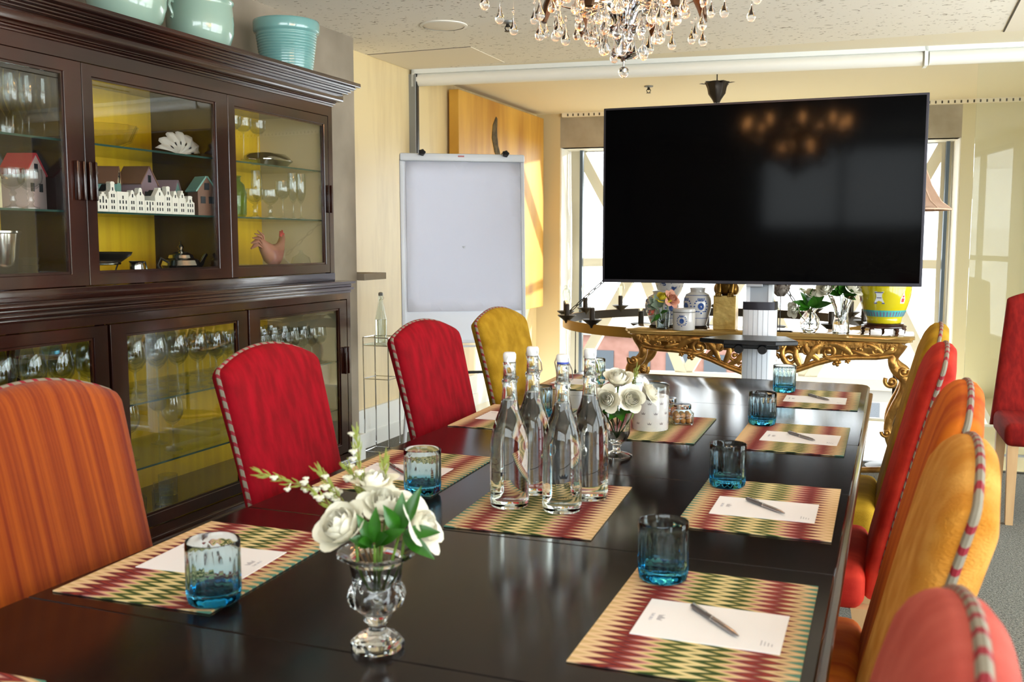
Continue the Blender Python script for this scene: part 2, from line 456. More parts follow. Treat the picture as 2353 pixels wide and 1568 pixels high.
# ---- blind housing / partition head rail, jamb post, glass panel
RR = math.atan(0.12)
RL = Matrix.Translation((-3.17, 6.2, 0)) @ Matrix.Rotation(RR, 4, 'Z')
t = thing('roller_blind', 'long white roller blind housing on the ceiling across the room', 'blind', RL.translation, RR)
b = MB(); b.box(0.02, 5.58, 0.0, 0.10, ZC - 0.028, ZC)
b.build('head_rail', 'white_trim', t, smooth=False)
b = MB(); pr = [(0.05 + 0.043 * cos(a), ZC - 0.065 + 0.043 * sin(a)) for a in [2 * pi * k / 20 for k in range(20)]]
b.loft([[Vector((x, y, z)) for y, z in pr] for x in (0.035, 3.30)])
b.loft([[Vector((x, y, z)) for y, z in pr] for x in (3.34, 5.55)])
b.build('blind_roll', 'white_paint', t)
for x in (0.02, 3.31):
    b = MB(); b.box(x, x + 0.02, 0.0, 0.1, ZC - 0.115, ZC - 0.0); b.build('bracket', 'white_trim', t, smooth=False)
t = thing('partition_post', 'slim grey vertical jamb post at the cream wall beside the flip chart', 'post', RL @ Vector((0.02, 0.03, 0)), RR)
MB().box(-0.03, 0.03, -0.03, 0.03, 0, ZC - 0.03, 0.004).build('post', 'steel_grey', t, smooth=False)
MB().box(0.03, 0.036, -0.02, 0.02, 0, ZC - 0.03).build('gasket', 'black_plastic', t, smooth=False)
t = thing('glass_partition', 'clear sliding glass partition panel behind the lone red chair', 'partition', RL @ Vector((3.62, 0.05, 0)), RR)
MB().box(0, 1.9, -0.005, 0.005, 0.012, ZC - 0.03).build('glass_panel', 'partition_glass', t, smooth=False)
MB().box(0, 1.9, -0.012, 0.012, 0.0, 0.012).build('floor_track', 'steel_grey', t, smooth=False)

# ---- timber art panel on the left wall
def timber_mat():
    m = mat('honey timber', '#d8a544', 0.4, noise_s=1.0, noise_c='#a9701f', nscale=(1, 5, 0.8), nlo=0.35, nhi=0.75, detail=6)
    return m
M['timber'] = timber_mat(); M['burl'] = mat('weathered bark', '#6b5a3a', 0.8, noise_s=20, noise_c='#3f3320')
t = thing('wood_panel', 'large honey coloured timber art panel on the cream wall', 'art panel', (-3.17, 6.81, 0.72))
MB().box(0.02, 0.10, 0, 1.90, 0, 1.73, 0.004).build('board', 'timber', t, smooth=False)
sp = [(0.80, 1.52, .02), (0.76, 1.44, .05), (0.75, 1.36, .06), (0.79, 1.27, .05), (0.87, 1.19, .04), (0.93, 1.21, .045), (0.99, 1.24, .05), (1.02, 1.14, .06), (1.06, 1.04, .05), (1.10, 0.92, .07), (1.06, 0.80, .08), (1.0, 0.66, .05)]
b = MB()
b.tube([(0.1, y * 1.0 - .05, z + .085) for y, z, r in sp], [r for _, _, r in sp], 10, flat=0.22, up=Vector((1, 0, 0)))
b.build('bark_inlay', 'burl', t)
for (y, z, r) in ((0.45, 1.16, .025), (0.55, 1.18, .02), (0.62, 1.12, .018), (1.3, 1.3, .02), (1.35, 1.05, .025), (0.5, .6, .03)):
    b = MB(); b.sphere((0.1, y, z), (0.004, r, r * 0.7), 10, 6); b.build('knot', 'burl', t)
MB().box(0, 0.02, 0.3, 1.65, 0.2, 1.5).build('hanger_batten', 'burl', t, smooth=False)

# ---- ceiling fittings
def sprinkler(x, y, label):
    t = thing('ceiling_sprinkler', label, 'sprinkler', (x, y, ZC), 0, 'ceiling sprinklers')
    MB().lathe([(0, 0), (0.035, 0), (0.032, -0.008), (0.012, -0.012), (0, -0.012)], 16).build('flange', 'steel_grey', t)
    b = MB(); b.lathe([(0, -0.012), (0.009, -0.012), (0.009, -0.03), (0, -0.03)], 10)
    for s in (-1, 1): b.tube([(s * 0.008, 0, -0.02), (s * 0.016, 0, -0.035), (s * 0.006, 0, -0.05)], 0.003, 6)
    b.lathe([(0, -0.05), (0.017, -0.05), (0.017, -0.053), (0, -0.053)], 14)
    b.build('nozzle', 'dark_metal', t)
sprinkler(-1.99, 5.06, 'small sprinkler on the tile ceiling, left of the chandelier')
sprinkler(-1.80, 7.50, 'small sprinkler on the cream ceiling, left of the bell canopy')
t = thing('ceiling_speaker', 'flush round speaker disc in the tile ceiling', 'speaker', (-2.35, 5.02, ZC))
MB().lathe([(0, 0), (0.115, 0), (0.115, -0.004), (0.10, -0.006), (0, -0.006)], 36).build('grille', 'ceiling_smooth', t)
MB().lathe([(0.115, 0), (0.13, 0), (0.13, -0.005), (0.115, -0.007)], 36, caps=False).build('rim', 'white_paint', t)
# ================================================================== DINING TABLE
def wood(name, c0, c1, rough, scale, axis_scale, coat=0.0, spec=0.5, bump=0.0):
    return mat(name, c0, rough, noise_s=scale, noise_c=c1, nscale=axis_scale, coat=coat, coat_rough=0.08, spec=spec, nlo=0.35, nhi=0.7, detail=6, bump=bump, bump_s=scale * 3)
M['table_wood'] = wood('espresso table wood', '#0f0908', '#1c100d', 0.15, 2.0, (14, 1.2, 6), spec=0.27)
M['table_edge'] = wood('espresso edge wood', '#2b120b', '#4a2214', 0.16, 2.0, (6, 2, 10), coat=0.3)
TZ = 0.76
TX0, TX1, TY0, TY1 = -1.275, -0.078, 0.30, 4.13
t = thing('dining_table', 'long dark espresso dining table set for a meeting', 'table', (0, 0, 0))
seams = [TY0, 0.572, 1.142, 1.717, 2.290, 2.865, 3.44, TY1]
for i, (a, c) in enumerate(zip(seams, seams[1:])):
    if i == len(seams) - 2:   # end leaf with clipped far corners
        b = MB(); k = 0.05
        ol = [(TX0, a + .0006), (TX1, a + .0006), (TX1, c - k), (TX1 - 0.006, c - k * .55), (TX1 - 0.02, c - 0.012), (TX1 - k, c), (TX0 + k, c), (TX0 + 0.02, c - 0.012), (TX0 + 0.006, c - k * .55), (TX0, c - k)]
        cx_, cy_ = (TX0 + TX1) / 2, (a + c) / 2
        ins = lambda m_: [(x - m_ * (1 if x > cx_ else -1), y - (m_ if y > cy_ else 0.0)) for x, y in ol]
        b.loft([[Vector((x, y, TZ - .035)) for x, y in ins(.004)], [Vector((x, y, TZ - .03)) for x, y in ol], [Vector((x, y, TZ - .006)) for x, y in ol], [Vector((x, y, TZ)) for x, y in ins(.006)]])
        b.build('leaf', 'table_wood', t)
    else:
        b = MB(); b.box(TX0, TX1, a + .0005, c - .0005, TZ - .035, TZ, 0.0022, 1); b.build('leaf', 'table_wood', t)
b = MB()  # under-edge moulding
for (o, z0, z1) in ((-0.011, TZ - .052, TZ - .0352), (-0.004, TZ - .066, TZ - .052), (0.018, TZ - .080, TZ - .066)):
    b.box(TX0 + o, TX1 - o, TY0 + o, TY1 - o, z0, z1, 0.006)
b.build('edge_moulding', 'table_edge', t)
b = MB(); b.box(TX0 + .09, TX1 - .09, TY0 + .09, TY1 - .09, TZ - .15, TZ - .080, 0.003); b.build('apron', 'table_edge', t)
for x in (TX0 + .17, TX1 - .17):
    for y in (TY0 + .09, 1.76, 3.33 if x < -.6 else 3.18):
        b = MB()
        b.lathe([(0.028, 0), (0.034, 0.02), (0.026, 0.05), (0.032, 0.09), (0.045, 0.32), (0.052, 0.42), (0.036, 0.46), (0.05, 0.49), (0.05, 0.61)], 20, (x, y, 0))
        b.build('leg', 'table_edge', t)

# ================================================================== CHAIRS
def velvet(name, c0, c1, sheen=0.25, scale=(5, 5, 5), s=6, rough=0.8, bump=0.25, bs=350):
    m = mat(name, c0, rough, noise_s=s, noise_c=c1, nscale=scale, sheen=sheen, sheen_rough=0.35, nlo=0.38, nhi=0.68, spec=0.2, detail=5, bump=bump, bump_s=bs)
    m.node_tree.nodes['Principled BSDF'].inputs['Sheen Tint'].default_value = lin(c1) + (1,)
    return m
M['red_velvet'] = velvet('crimson velvet', '#7c000e', '#9b0018', sheen=0.03, scale=(1, 6, 2))
M['orange_stripe'] = mat('orange striped velvet', '#70200a', 0.8, noise_s=1.0, noise_c='#a54e10', nscale=(1, 85, 0.6), nlo=0.28, nhi=0.72, detail=3, sheen=0.12, spec=0.2, bump=0.35, bump_s=40)
M['mustard'] = velvet('mustard velvet', '#94700f', '#b08a22', scale=(1, 3, 3), bump=0.4, bs=200)
M['gold'] = velvet('golden yellow chenille', '#bd7a26', '#d69b4a', scale=(1, 3, 3), bump=0.55, bs=160)
M['coral'] = velvet('coral velvet', '#a5443a', '#b9584b', scale=(1, 3, 3))
M['scarlet'] = velvet('scarlet velvet', '#9a1d12', '#b8311f', scale=(1, 3, 3))
M['orange_plain'] = velvet('burnt orange velvet', '#a03f10', '#cc6c1c', scale=(1, 8, 1), s=2)
M['dark_red'] = velvet('deep red chenille', '#740d0a', '#8f1811', scale=(1, 8, 3), bump=0.5, bs=180)
M['oak'] = wood('pale oak', '#b58e62', '#c9a678', 0.5, 3.0, (6, 6, 0.8))
def piping_mat():
    m = mat('striped piping cord', '#b7a892', 0.75); nt = m.node_tree; p = nt.nodes['Principled BSDF']
    tc = nt.nodes.new('ShaderNodeTexCoord'); sp = nt.nodes.new('ShaderNodeSeparateXYZ'); nt.links.new(tc.outputs['Object'], sp.inputs[0])
    def mth(op, a, bb=None, v=None):
        n = nt.nodes.new('ShaderNodeMath'); n.operation = op; nt.links.new(a, n.inputs[0])
        if bb is not None: nt.links.new(bb, n.inputs[1])
        if v is not None: n.inputs[1].default_value = v
        return n.outputs[0]
    s = mth('ADD', sp.outputs[2], mth('MULTIPLY', sp.outputs[1], v=0.93))
    f = mth('FRACT', mth('MULTIPLY', s, v=37.0))
    g = mth('GREATER_THAN', f, v=0.64)
    mx = nt.nodes.new('ShaderNodeMix'); mx.data_type = 'RGBA'
    mx.inputs[6].default_value = lin('#7d7464') + (1,); mx.inputs[7].default_value = lin('#7f1021') + (1,)
    nt.links.new(g, mx.inputs[0]); nt.links.new(mx.outputs[2], p.inputs['Base Color'])
    return m
M['piping'] = piping_mat()

def back_outline(hw, hb, zb, zs, zc):
    """half width at shoulder / at bottom, heights of bottom, shoulder and crest"""
    pts = []
    for i in range(9):
        k = i / 8; pts.append((-(hb + (hw - hb) * k), zb + (zs - .018 - zb) * k))
    n = 4
    for i in range(1, n + 1):
        a = pi - (pi / 2 - 0.36) * i / n
        pts.append((-hw + .018 + .018 * cos(a), zs - .018 + .018 * sin(a)))
    x0, z0 = pts[-1]; R = ((x0 * x0) + (zc - z0) ** 2) / (2 * (zc - z0)); a0 = math.asin(-x0 / R)
    for i in range(1, 25):
        a = -a0 + 2 * a0 * i / 24
        pts.append((R * sin(a), zc - R + R * cos(a)))
    left = pts[:9 + n]
    for (x, z) in reversed(left[:-1]): pts.append((-x, z))
    return pts
def lean(z): 
    q = max(0.0, z - 0.42)
    return -0.195 - 0.20 * q - 0.06 * q * q
def chair_geo(hw=0.205, hb=0.192, zs=1.018, zc=1.058):
    ol = back_outline(hw, hb, 0.40, zs, zc)
    cz = 0.75
    def ring(m_, d):
        out = []
        for (y, z) in ol:
            L_ = math.hypot(y, z - cz); k = max(0.0, (L_ - m_) / L_)
            yy, zz = y * k, cz + (z - cz) * k
            out.append(Vector((lean(zz) + d, yy, zz)))
        return out
    b = MB()
    R = [ring(.20, .010), ring(.12, .010), ring(.06, .008), ring(.025, .004), ring(.010, -.003), ring(.002, -.012), ring(0, -.018), ring(0, -.030), ring(.001, -.037), ring(.005, -.047), ring(.016, -.059), ring(.05, -.069), ring(.15, -.072)]
    b.loft(R)
    back = b.mesh('backrest', None, True, 60)
    b = MB()
    pp = [Vector((lean(z) - .031, y * 0.998, z - .0015)) for y, z in ol[1:-1]]
    b.tube(pp, 0.0062, 8)
    pip = b.mesh('piping', None)
    b = MB()
    b.box(-0.20, 0.25, -0.235, 0.235, 0.375, 0.485, 0.035, 4)
    seat = b.mesh('seat', None, True, 60)
    legs = []
    for sx, sy in ((1, 1), (1, -1), (-1, 1), (-1, -1)):
        b = MB(); x = 0.205 if sx > 0 else -0.19; y = 0.195 * sy
        k = -0.05 if sx < 0 else 0.0
        b.loft([[Vector((x + k + a * .016, y + c * .016, 0)) for a, c in ((-1, -1), (1, -1), (1, 1), (-1, 1))], [Vector((x + a * .023, y + c * .023, .38)) for a, c in ((-1, -1), (1, -1), (1, 1), (-1, 1))]])
        legs.append(b.mesh('leg', None, False))
    return back, pip, seat, legs
GEO = chair_geo()
GEO2 = chair_geo(0.175, 0.245, 1.04, 1.075)
def withmat(me, m):
    c = me.copy(); c.materials.clear(); c.materials.append(M[m]); return c
def chair(label, fab, x, y, rz, group, geo=None, top=True):
    back, pip, seat, legs = geo or GEO
    if top: x = x + 0.331 * cos(rz)
    t = thing('dining_chair', label, 'chair', (x, y, 0), rz, group)
    put('backrest', withmat(back, fab), t); put('seat', withmat(seat, fab), t)
    if geo is not GEO2: put('piping', withmat(pip, 'piping'), t)
    for l in legs: put('leg', withmat(l, 'oak'), t)
    return t
LG = 'chairs along the cabinet side of the table'; RG = 'chairs along the right side of the table'
chair('orange striped velvet dining chair in front of the glass cabinet', 'orange_stripe', -1.492, 1.402, 0, LG)
chair('crimson velvet dining chair beside the striped orange chair', 'red_velvet', -1.49, 2.155, 0, LG)
chair('crimson velvet dining chair next to the mustard one', 'red_velvet', -1.458, 2.985, radians(-4.2), LG)
chair('mustard velvet dining chair in front of the flip chart', 'mustard', -1.458, 3.665, radians(-4.2), LG)
chair('coral velvet dining chair, lowest in view at the table corner', 'coral', 0.016, 0.735, pi, RG)
chair('golden yellow chenille chair between coral and burnt orange chairs', 'gold', 0.064, 1.45, pi, RG)
chair('burnt orange velvet chair between golden and scarlet chairs', 'orange_plain', 0.092, 2.06, pi, RG)
chair('scarlet velvet chair between burnt orange and mustard chairs', 'scarlet', 0.086, 2.84, pi, RG)
chair('mustard velvet chair at the far end of the right row', 'mustard', 0.098, 3.52, pi, RG)
chair('lone deep red chair on pale legs by the glass partition', 'dark_red', 0.725, 5.28, radians(-88), None, GEO2, False)
# ================================================================== TABLE SETTINGS
def mat_zigzag():
    m = mat('zigzag woven placemat', '#d8bf8a', 0.75); nt = m.node_tree; p = nt.nodes['Principled BSDF']; p.inputs['Specular IOR Level'].default_value = 0.25
    tc = nt.nodes.new('ShaderNodeTexCoord'); sp = nt.nodes.new('ShaderNodeSeparateXYZ'); nt.links.new(tc.outputs['Object'], sp.inputs[0])
    def mth(op, a, v=None, bb=None):
        n = nt.nodes.new('ShaderNodeMath'); n.operation = op; nt.links.new(a, n.inputs[0])
        if bb is not None: nt.links.new(bb, n.inputs[1])
        if v is not None: n.inputs[1].default_value = v
        return n.outputs[0]
    tri = mth('PINGPONG', mth('MULTIPLY', sp.outputs[1], 50.0), 0.5)          # 0..0.5 teeth across the mat
    z = mth('MULTIPLY', mth('SUBTRACT', tri, 0.25), 0.075)
    u = mth('ADD', sp.outputs[0], bb=z)
    mr = nt.nodes.new('ShaderNodeMapRange'); mr.inputs[1].default_value = -0.15; mr.inputs[2].default_value = 0.15
    nt.links.new(u, mr.inputs[0])
    r = nt.nodes.new('ShaderNodeValToRGB'); e = r.color_ramp.elements
    st = [(0.0, '#c9a878'), (0.05, '#e2c79c'), (0.10, '#d8b389'), (0.135, '#7a3038'), (0.17, '#4f1420'), (0.21, '#9a3a2c'), (0.25, '#4f1420'), (0.29, '#c0807c'),
          (0.33, '#d8b78e'), (0.365, '#cfc07c'), (0.395, '#44572a'), (0.425, '#2c431c'), (0.455, '#3a4f22'), (0.485, '#d8c88c'), (0.55, '#e4cf9a'), (0.575, '#44572a'), (0.605, '#2c431c'), (0.64, '#33491f'),
          (0.67, '#cdbb78'), (0.71, '#d9ba94'), (0.745, '#b0726c'), (0.78, '#5c1f28'), (0.82, '#9a3a2c'), (0.86, '#5c1f28'), (0.895, '#cfae85'), (0.93, '#d9c094'), (0.955, '#a8854e'), (0.972, '#d0b48a'), (0.99, '#4d7f6e')]
    while len(e) < len(st): e.new(0.5)
    for k, (q, c) in enumerate(st): e[k].position = q; e[k].color = lin(c) + (1,)
    nt.links.new(mr.outputs[0], r.inputs[0]); nt.links.new(r.outputs[0], p.inputs['Base Color'])
    n = nt.nodes.new('ShaderNodeTexNoise'); n.inputs['Scale'].default_value = 600; bm_ = nt.nodes.new('ShaderNodeBump'); bm_.inputs['Strength'].default_value = 0.2; bm_.inputs['Distance'].default_value = 0.002
    nt.links.new(n.outputs[0], bm_.inputs['Height']); nt.links.new(bm_.outputs[0], p.inputs['Normal'])
    return m
M['zigzag'] = mat_zigzag(); M['cork_back'] = mat('dark mat backing', '#15110f', 0.6)
b = MB(); b.box(-.1495, .1495, -.21, .21, 0.001, 0.003); ME_mat = b.mesh('weave', 'zigzag', False)
b = MB(); b.box(-.1497, .1497, -.2102, .2102, 0.0, 0.0012); ME_bk = b.mesh('backing', 'cork_back', False)
def placemat(x, y, rz, label):
    t = thing('placemat', label, 'placemat', (x, y, TZ), rz, 'zigzag placemats on the table')
    put('weave', ME_mat, t); put('backing', ME_bk, t)
placemat(-.247, 1.43, .009, 'zigzag placemat under the frontmost pen and notecard on the right')
placemat(-.246, 2.113, .009 + pi, 'zigzag placemat before the burnt orange chair')
placemat(-.260, 2.907, .004, 'zigzag placemat before the scarlet chair')
placemat(-.253, 3.66, .005, 'zigzag placemat before the far right mustard chair')
placemat(-1.112, 1.389, .041, 'zigzag placemat before the striped orange chair')
placemat(-1.10, 2.133, .038, 'zigzag placemat before the crimson chair nearest the striped one')
placemat(-1.125, 2.93, .04, 'zigzag placemat before the second crimson chair')
placemat(-1.155, 3.77, .04, 'zigzag placemat before the mustard chair on the cabinet side')
placemat(-.683, 1.952, .065 + pi, 'zigzag placemat under the four water bottles')
placemat(-.662, 2.92, .02, 'zigzag placemat under the white canister and jars')
placemat(-1.14, .702, .04, 'zigzag placemat cut off at the lower left corner of the photo')

# notecards with a faint crest and lines of small print
M['card'] = mat('white notecard', '#f2f2f4', 0.55); M['card_ink'] = mat('faint grey ink', '#b9b9bf', 0.7)
b = MB(); b.box(-.105, .105, -.0735, .0735, 0, 0.0012); ME_card = b.mesh('sheet', 'card', False)
def notecard(x, y, rz, label, flip=False):
    t = thing('notecard', label, 'notecard', (x, y, TZ + .0032), rz + (pi if flip else 0), 'white notecards on the placemats')
    put('sheet', ME_card, t)
    b = MB()
    pts = [(-.010, -.004), (.010, -.004), (.012, .006), (.006, .001), (0, .008), (-.006, .001), (-.012, .006)]
    b.prism(pts, lambda u, v, d: Vector((-.076 + v, -.0 - u, .0012 + d)), 0, .0002)
    b.build('crest', 'card_ink', t, smooth=False)
    text('lettering', 'THE SILO', .007, 'card_ink', t, (-.089, 0, .0014), (0, 0, -pi / 2))
    b = MB()
    for k in range(4): b.box(.076 + k * .005, .0775 + k * .005, -.052, -.052 + .018 - .003 * k, .0012, .0014)
    b.build('small_print', 'card_ink', t, smooth=False)
notecard(-.234, 1.412, .009, 'white notecard on the placemat nearest the coral chair')
notecard(-.239, 2.087, .010, 'white notecard before the burnt orange chair')
notecard(-.237, 2.897, -.028, 'white notecard before the scarlet chair')
notecard(-.251, 3.63, .009, 'white notecard before the far right mustard chair')
notecard(-1.110, 1.393, .081, 'white notecard before the striped orange chair', True)
notecard(-1.106, 2.108, .05, 'white notecard before the first crimson chair', True)
notecard(-1.130, 2.925, .05, 'white notecard before the second crimson chair', True)
notecard(-1.165, 3.76, .05, 'white notecard before the mustard chair on the cabinet side', True)

# slim silver ballpoint pens
M['pen'] = mat('brushed silver pen', '#a9a6a8', 0.25, metal=0.9); M['pen_dark'] = mat('pen grip', '#7c7a7d', 0.35, metal=0.7)
R_ = 0.0042
ROT = Matrix.Translation((0, 0, R_)) @ Matrix.Rotation(pi / 2, 4, 'Y')
pm = {}
pm['barrel'] = MB().lathe([(0, -.062), (.0012, -.062), (.0034, -.05), (R_, -.03), (R_, .004)], 14, M4=ROT, caps=False).mesh('barrel', 'pen')
pm['ring'] = MB().lathe([(R_ * .98, .004), (R_ * 1.06, .004), (R_ * 1.06, .007), (R_ * .98, .007)], 14, M4=ROT).mesh('ring', 'chrome')
pm['cap'] = MB().lathe([(R_, .007), (R_, .058), (.0028, .064), (0, .064)], 14, M4=ROT, caps=False).mesh('cap', 'pen_dark')
pm['clip'] = MB().box(.022, .061, -.0012, .0012, 2 * R_ - .0002, 2 * R_ + .0014, .0004, 1).mesh('clip', 'chrome')
def pen(x0, y0, x1, y1, label):
    t = thing('ballpoint_pen', label, 'pen', ((x0 + x1) / 2, (y0 + y1) / 2, TZ + .0047), math.atan2(y0 - y1, x0 - x1), 'silver pens on the notecards')
    for k, me in pm.items(): put(k, me, t)
pen(-.278, 1.472, -.183, 1.366, 'silver pen on the notecard nearest the coral chair')
pen(-.288, 2.143, -.190, 2.045, 'silver pen on the notecard before the burnt orange chair')
pen(-.285, 2.959, -.185, 2.842, 'silver pen on the notecard before the scarlet chair')
pen(-.294, 3.727, -.187, 3.589, 'silver pen on the notecard before the far mustard chair')
pen(-1.166, 2.153, -1.075, 2.07, 'silver pen half hidden behind a blue tumbler, first crimson chair')
pen(-1.160, 1.43, -1.068, 1.345, 'silver pen behind the blue tumbler before the striped orange chair')

# fluted blue tumblers
M['blue_glass'] = real_glass('sea blue tumbler glass', ior=1.36, grad=[(0.0, (.22, .60, .78)), (.016, (.32, .72, .86)), (.030, (.80, .92, .96)), (.10, (.94, .975, .985))])
def flute(a, r, z):
    if z < .004 or r < .036: return r
    k = max(0.0, min(1.0, (.088 - z) / .02)) * min(1, (z + .004) / .016)
    return r * (1 - .032 * k * (0.5 + 0.5 * cos(18 * a)))
SG = 108
b = MB().lathe([(0, .0), (.034, .0), (.0395, .004), (.0415, .012), (.0422, .02), (.0422, .05), (.0422, .066), (.0422, .078), (.0422, .088), (.042, .097), (.0412, .0995), (.0402, .098), (.0395, .084), (.0390, .030), (.037, .021), (.030, .018), (0, .018)], SG, mod=lambda a, r, z: flute(a, r, z) if r > .0396 else r, caps=False)
ME_tum = b.mesh('blue_tumbler', 'blue_glass', True, 50)
def tumbler(x, y, label):
    tag(put('blue_tumbler', ME_tum, None, (x, y, TZ + .0032), (0, 0, rnd.random())), label, 'tumbler', 'blue fluted tumblers')
tumbler(-.345, 1.585, 'blue fluted tumbler by the notecard nearest the coral chair')
tumbler(-.345, 2.262, 'blue fluted tumbler on the placemat before the burnt orange chair')
tumbler(-.368, 3.08, 'blue fluted tumbler on the placemat before the scarlet chair')
tumbler(-.375, 3.79, 'blue fluted tumbler before the far right mustard chair')
tumbler(-.978, 1.228, 'blue fluted tumbler before the striped orange chair')
tumbler(-.975, 1.955, 'blue fluted tumbler before the first crimson chair')
tumbler(-1.055, 2.96, 'blue fluted tumbler glimpsed behind the water bottles')
tumbler(-1.10, 3.74, 'blue fluted tumbler glimpsed behind the white roses')

# swing-top water bottles
M['clear_glass'] = real_glass('clear bottle glass', (.965, .985, .98), ior=1.45)
M['thin_clear'] = thin_glass('thin clear glass', (.93, .96, .955))
M['water'] = real_glass('water', (.98, .99, .99), ior=1.33)
M['porcelain'] = mat('white porcelain', '#f0efee', 0.2, spec=0.6); M['ink'] = mat('dark print', '#14161c', 0.6); M['blue_rubber'] = mat('blue gasket', '#3b4fb0', 0.5); M['wire'] = mat('steel wire', '#c4c6c9', 0.18, metal=1.0)
prof_o = [(0.030, 0.0), (.0385, .001), (.0412, .006), (.0416, .02), (.0416, .12), (.0410, .128), (.0412, .131), (.0400, .146), (.0362, .169), (.0285, .19), (.0215, .208), (.0172, .228), (.0150, .250), (.0150, .262), (.0162, .265), (.0162, .271), (.0138, .275), (.0128, .300), (.0136, .303), (.0136, .309), (.0125, .310)]
prof_i = [(.0102, .310), (.0108, .300), (.0118, .268), (.0128, .25), (.0150, .229), (.0100, .2275), (0, .2272)]   # empty neck above the water line
ME_bot = MB().lathe([(0, .003), (.02, .002)] + prof_o + prof_i, 40, caps=False).mesh('bottle_body', 'clear_glass', True, 60)
ME_cap = MB().lathe([(0, .308), (.0095, .308), (.0095, .314), (.0132, .314), (.0138, .318), (.0136, .326), (.011, .3295), (0, .330)], 24, caps=False).mesh('stopper', 'porcelain')
def wire_mesh(op):
    b = MB()
    for s in (-1, 1):
        y = s * .0165
        b.tube([(0, y, .268), (.010 + op, y * 1.12, .277), (.006 + op, y * 1.15, .296), (-.003, y * 1.05, .312), (-.001, y * .86, .322)], .0011, 6)
        b.tube([(0, y, .268), (-.004, y * 1.05, .262), (.004, y * 1.08, .258)], .0011, 6)
    b.tube([(.0165 * cos(a), .0165 * sin(a), .268) for a in [2 * pi * k / 24 for k in range(25)]], .0010, 6)
    b.tube([(-.001, -.0145, .322), (0, 0, .3235), (-.001, .0145, .322)], .0011, 6)
    b.tube([(.010 + op, -.0185, .277), (.018 + op, -.012, .275), (.018 + op, .012, .275), (.010 + op, .0185, .277)], .0011, 6)
    return b.mesh('wire_bail', 'wire')
ME_wire = wire_mesh(0.0)
def curved_text(s, size, r, zc, parent, name, m='ink'):
    o = text(name, s, size, m, parent, ext=0.0001)
    for v_ in o.data.vertices:
        a = v_.co.x / r; rr = r + .0004 + v_.co.z
        zz = zc + v_.co.y
        v_.co = Vector((rr * sin(a), -rr * cos(a), zz))
    return o
def bottle(x, y, rz, label, gasket=None, show=True):
    t = thing('swing_top_bottle', label, 'bottle', (x, y, TZ + .0033), 0, 'swing top water bottles on the table')
    put('bottle_body', ME_bot, t); put('stopper', ME_cap, t); put('wire_bail', ME_wire, t, rot=(0, 0, rz))
    MB().lathe([(.0112, .3095), (.0125, .3095), (.0125, .3142), (.0112, .3142)], 20).build('gasket', gasket or 'porcelain', t)
    if show is not None:
        h = Vector((0, 0, 0))
        a = show
        h = bpy.data.objects.new('label_print', None)
        for nm, s, sz, z in (('lettering', 'THE SILO', .0125, .062), ('star_row', '* * * * *', .008, .034)):
            o = curved_text(s, sz, .0417, z, t, nm); o.rotation_euler = (0, 0, a)
        b = MB()
        pts = [(-.0075, 0), (.0075, 0), (.0095, .009), (.005, .004), (.0027, .011), (0, .0055), (-.0027, .011), (-.005, .004), (-.0095, .009)]
        b.loft([[Vector(((.0417 + .0003 + d) * sin(u / .0417), -(.0417 + .0003 + d) * cos(u / .0417), .076 + v)) for u, v in pts] for d in (0, .0002)])
        o = b.build('crown_emblem', 'ink', t, smooth=False); o.rotation_euler = (0, 0, a)
        bpy.data.objects.remove(h)
    return t
bottle(-.752, 1.922, radians(15), 'leftmost swing top water bottle, front pair', None, radians(-120))
bottle(-.745, 2.045, radians(70), 'water bottle behind the leftmost bottle, wire bail open sideways', None, radians(150))
bottle(-.636, 1.928, radians(80), 'water bottle with blue gasket and crown print facing out', 'blue_rubber', radians(22))
bottle(-.612, 2.045, radians(60), 'water bottle behind the blue gasket bottle, beside the roses', None, radians(75))
# ================================================================== GLASS-FRONTED CABINET
M['mahogany'] = wood('polished mahogany', '#1c0a07', '#36170d', 0.2, 1.4, (3, 1.0, 5), coat=0.5, spec=0.5)
M['mahogany_v'] = wood('polished mahogany stile', '#1c0a07', '#36170d', 0.2, 1.4, (5, 5, 0.8), coat=0.5, spec=0.5)
M['yellow_board'] = wood('yellow painted boards', '#ecc11c', '#d8ab14', 0.55, 1.2, (3, 22, 0.7))
M['shelf_glass'] = thin_glass('shelf glass', (.86, .93, .90))
M['shelf_edge'] = mat('green glass edge', '#2c4a42', 0.15)
CY0, CY1 = 1.07, 4.19
UX, LX, BX = -2.57, -2.50, -2.975      # upper front, lower front, back
t = CAB = thing('display_cabinet', 'tall dark mahogany display cabinet with glass doors against the concrete wall', 'cabinet', (BX, CY0, 0))
def cb(b, x0, x1, y0, y1, z0, z1, bev=0.0):   # world coordinates -> cabinet's own
    b.box(x0 - BX, x1 - BX, y0 - CY0, y1 - CY0, z0, z1, bev); return b
b = MB(); cb(b, BX, LX - .0, CY0 - .03, CY1 + .055, 0, .20, .004); cb(b, BX, LX + .018, CY0 - .04, CY1 + .07, .20, .235, .008); cb(b, BX, LX + .008, CY0 - .035, CY1 + .06, .235, .25, .004)
b.build('plinth', 'mahogany', t)
b = MB()   # lower carcass
cb(b, BX, LX, CY0 - .02, CY0 + .02, .28, 1.045); cb(b, BX, LX, CY1 + .015, CY1 + .045, .28, 1.045); cb(b, BX, LX, CY0 - .02, CY1 + .045, .25, .28); cb(b, BX, LX, CY0 - .02, CY1 + .045, 1.045, 1.075)
b.build('lower_carcass', 'mahogany', t)
b = MB()   # waist moulding between the two halves
for x, e, z0, z1, bv in ((LX + .004, .05, 1.075, 1.088, .003), (LX + .016, .062, 1.088, 1.105, .007), (LX + .006, .052, 1.105, 1.118, .003), (LX + .022, .068, 1.118, 1.134, .006)):
    cb(b, BX, x, CY0 - .03, CY1 + e, z0, z1, bv)
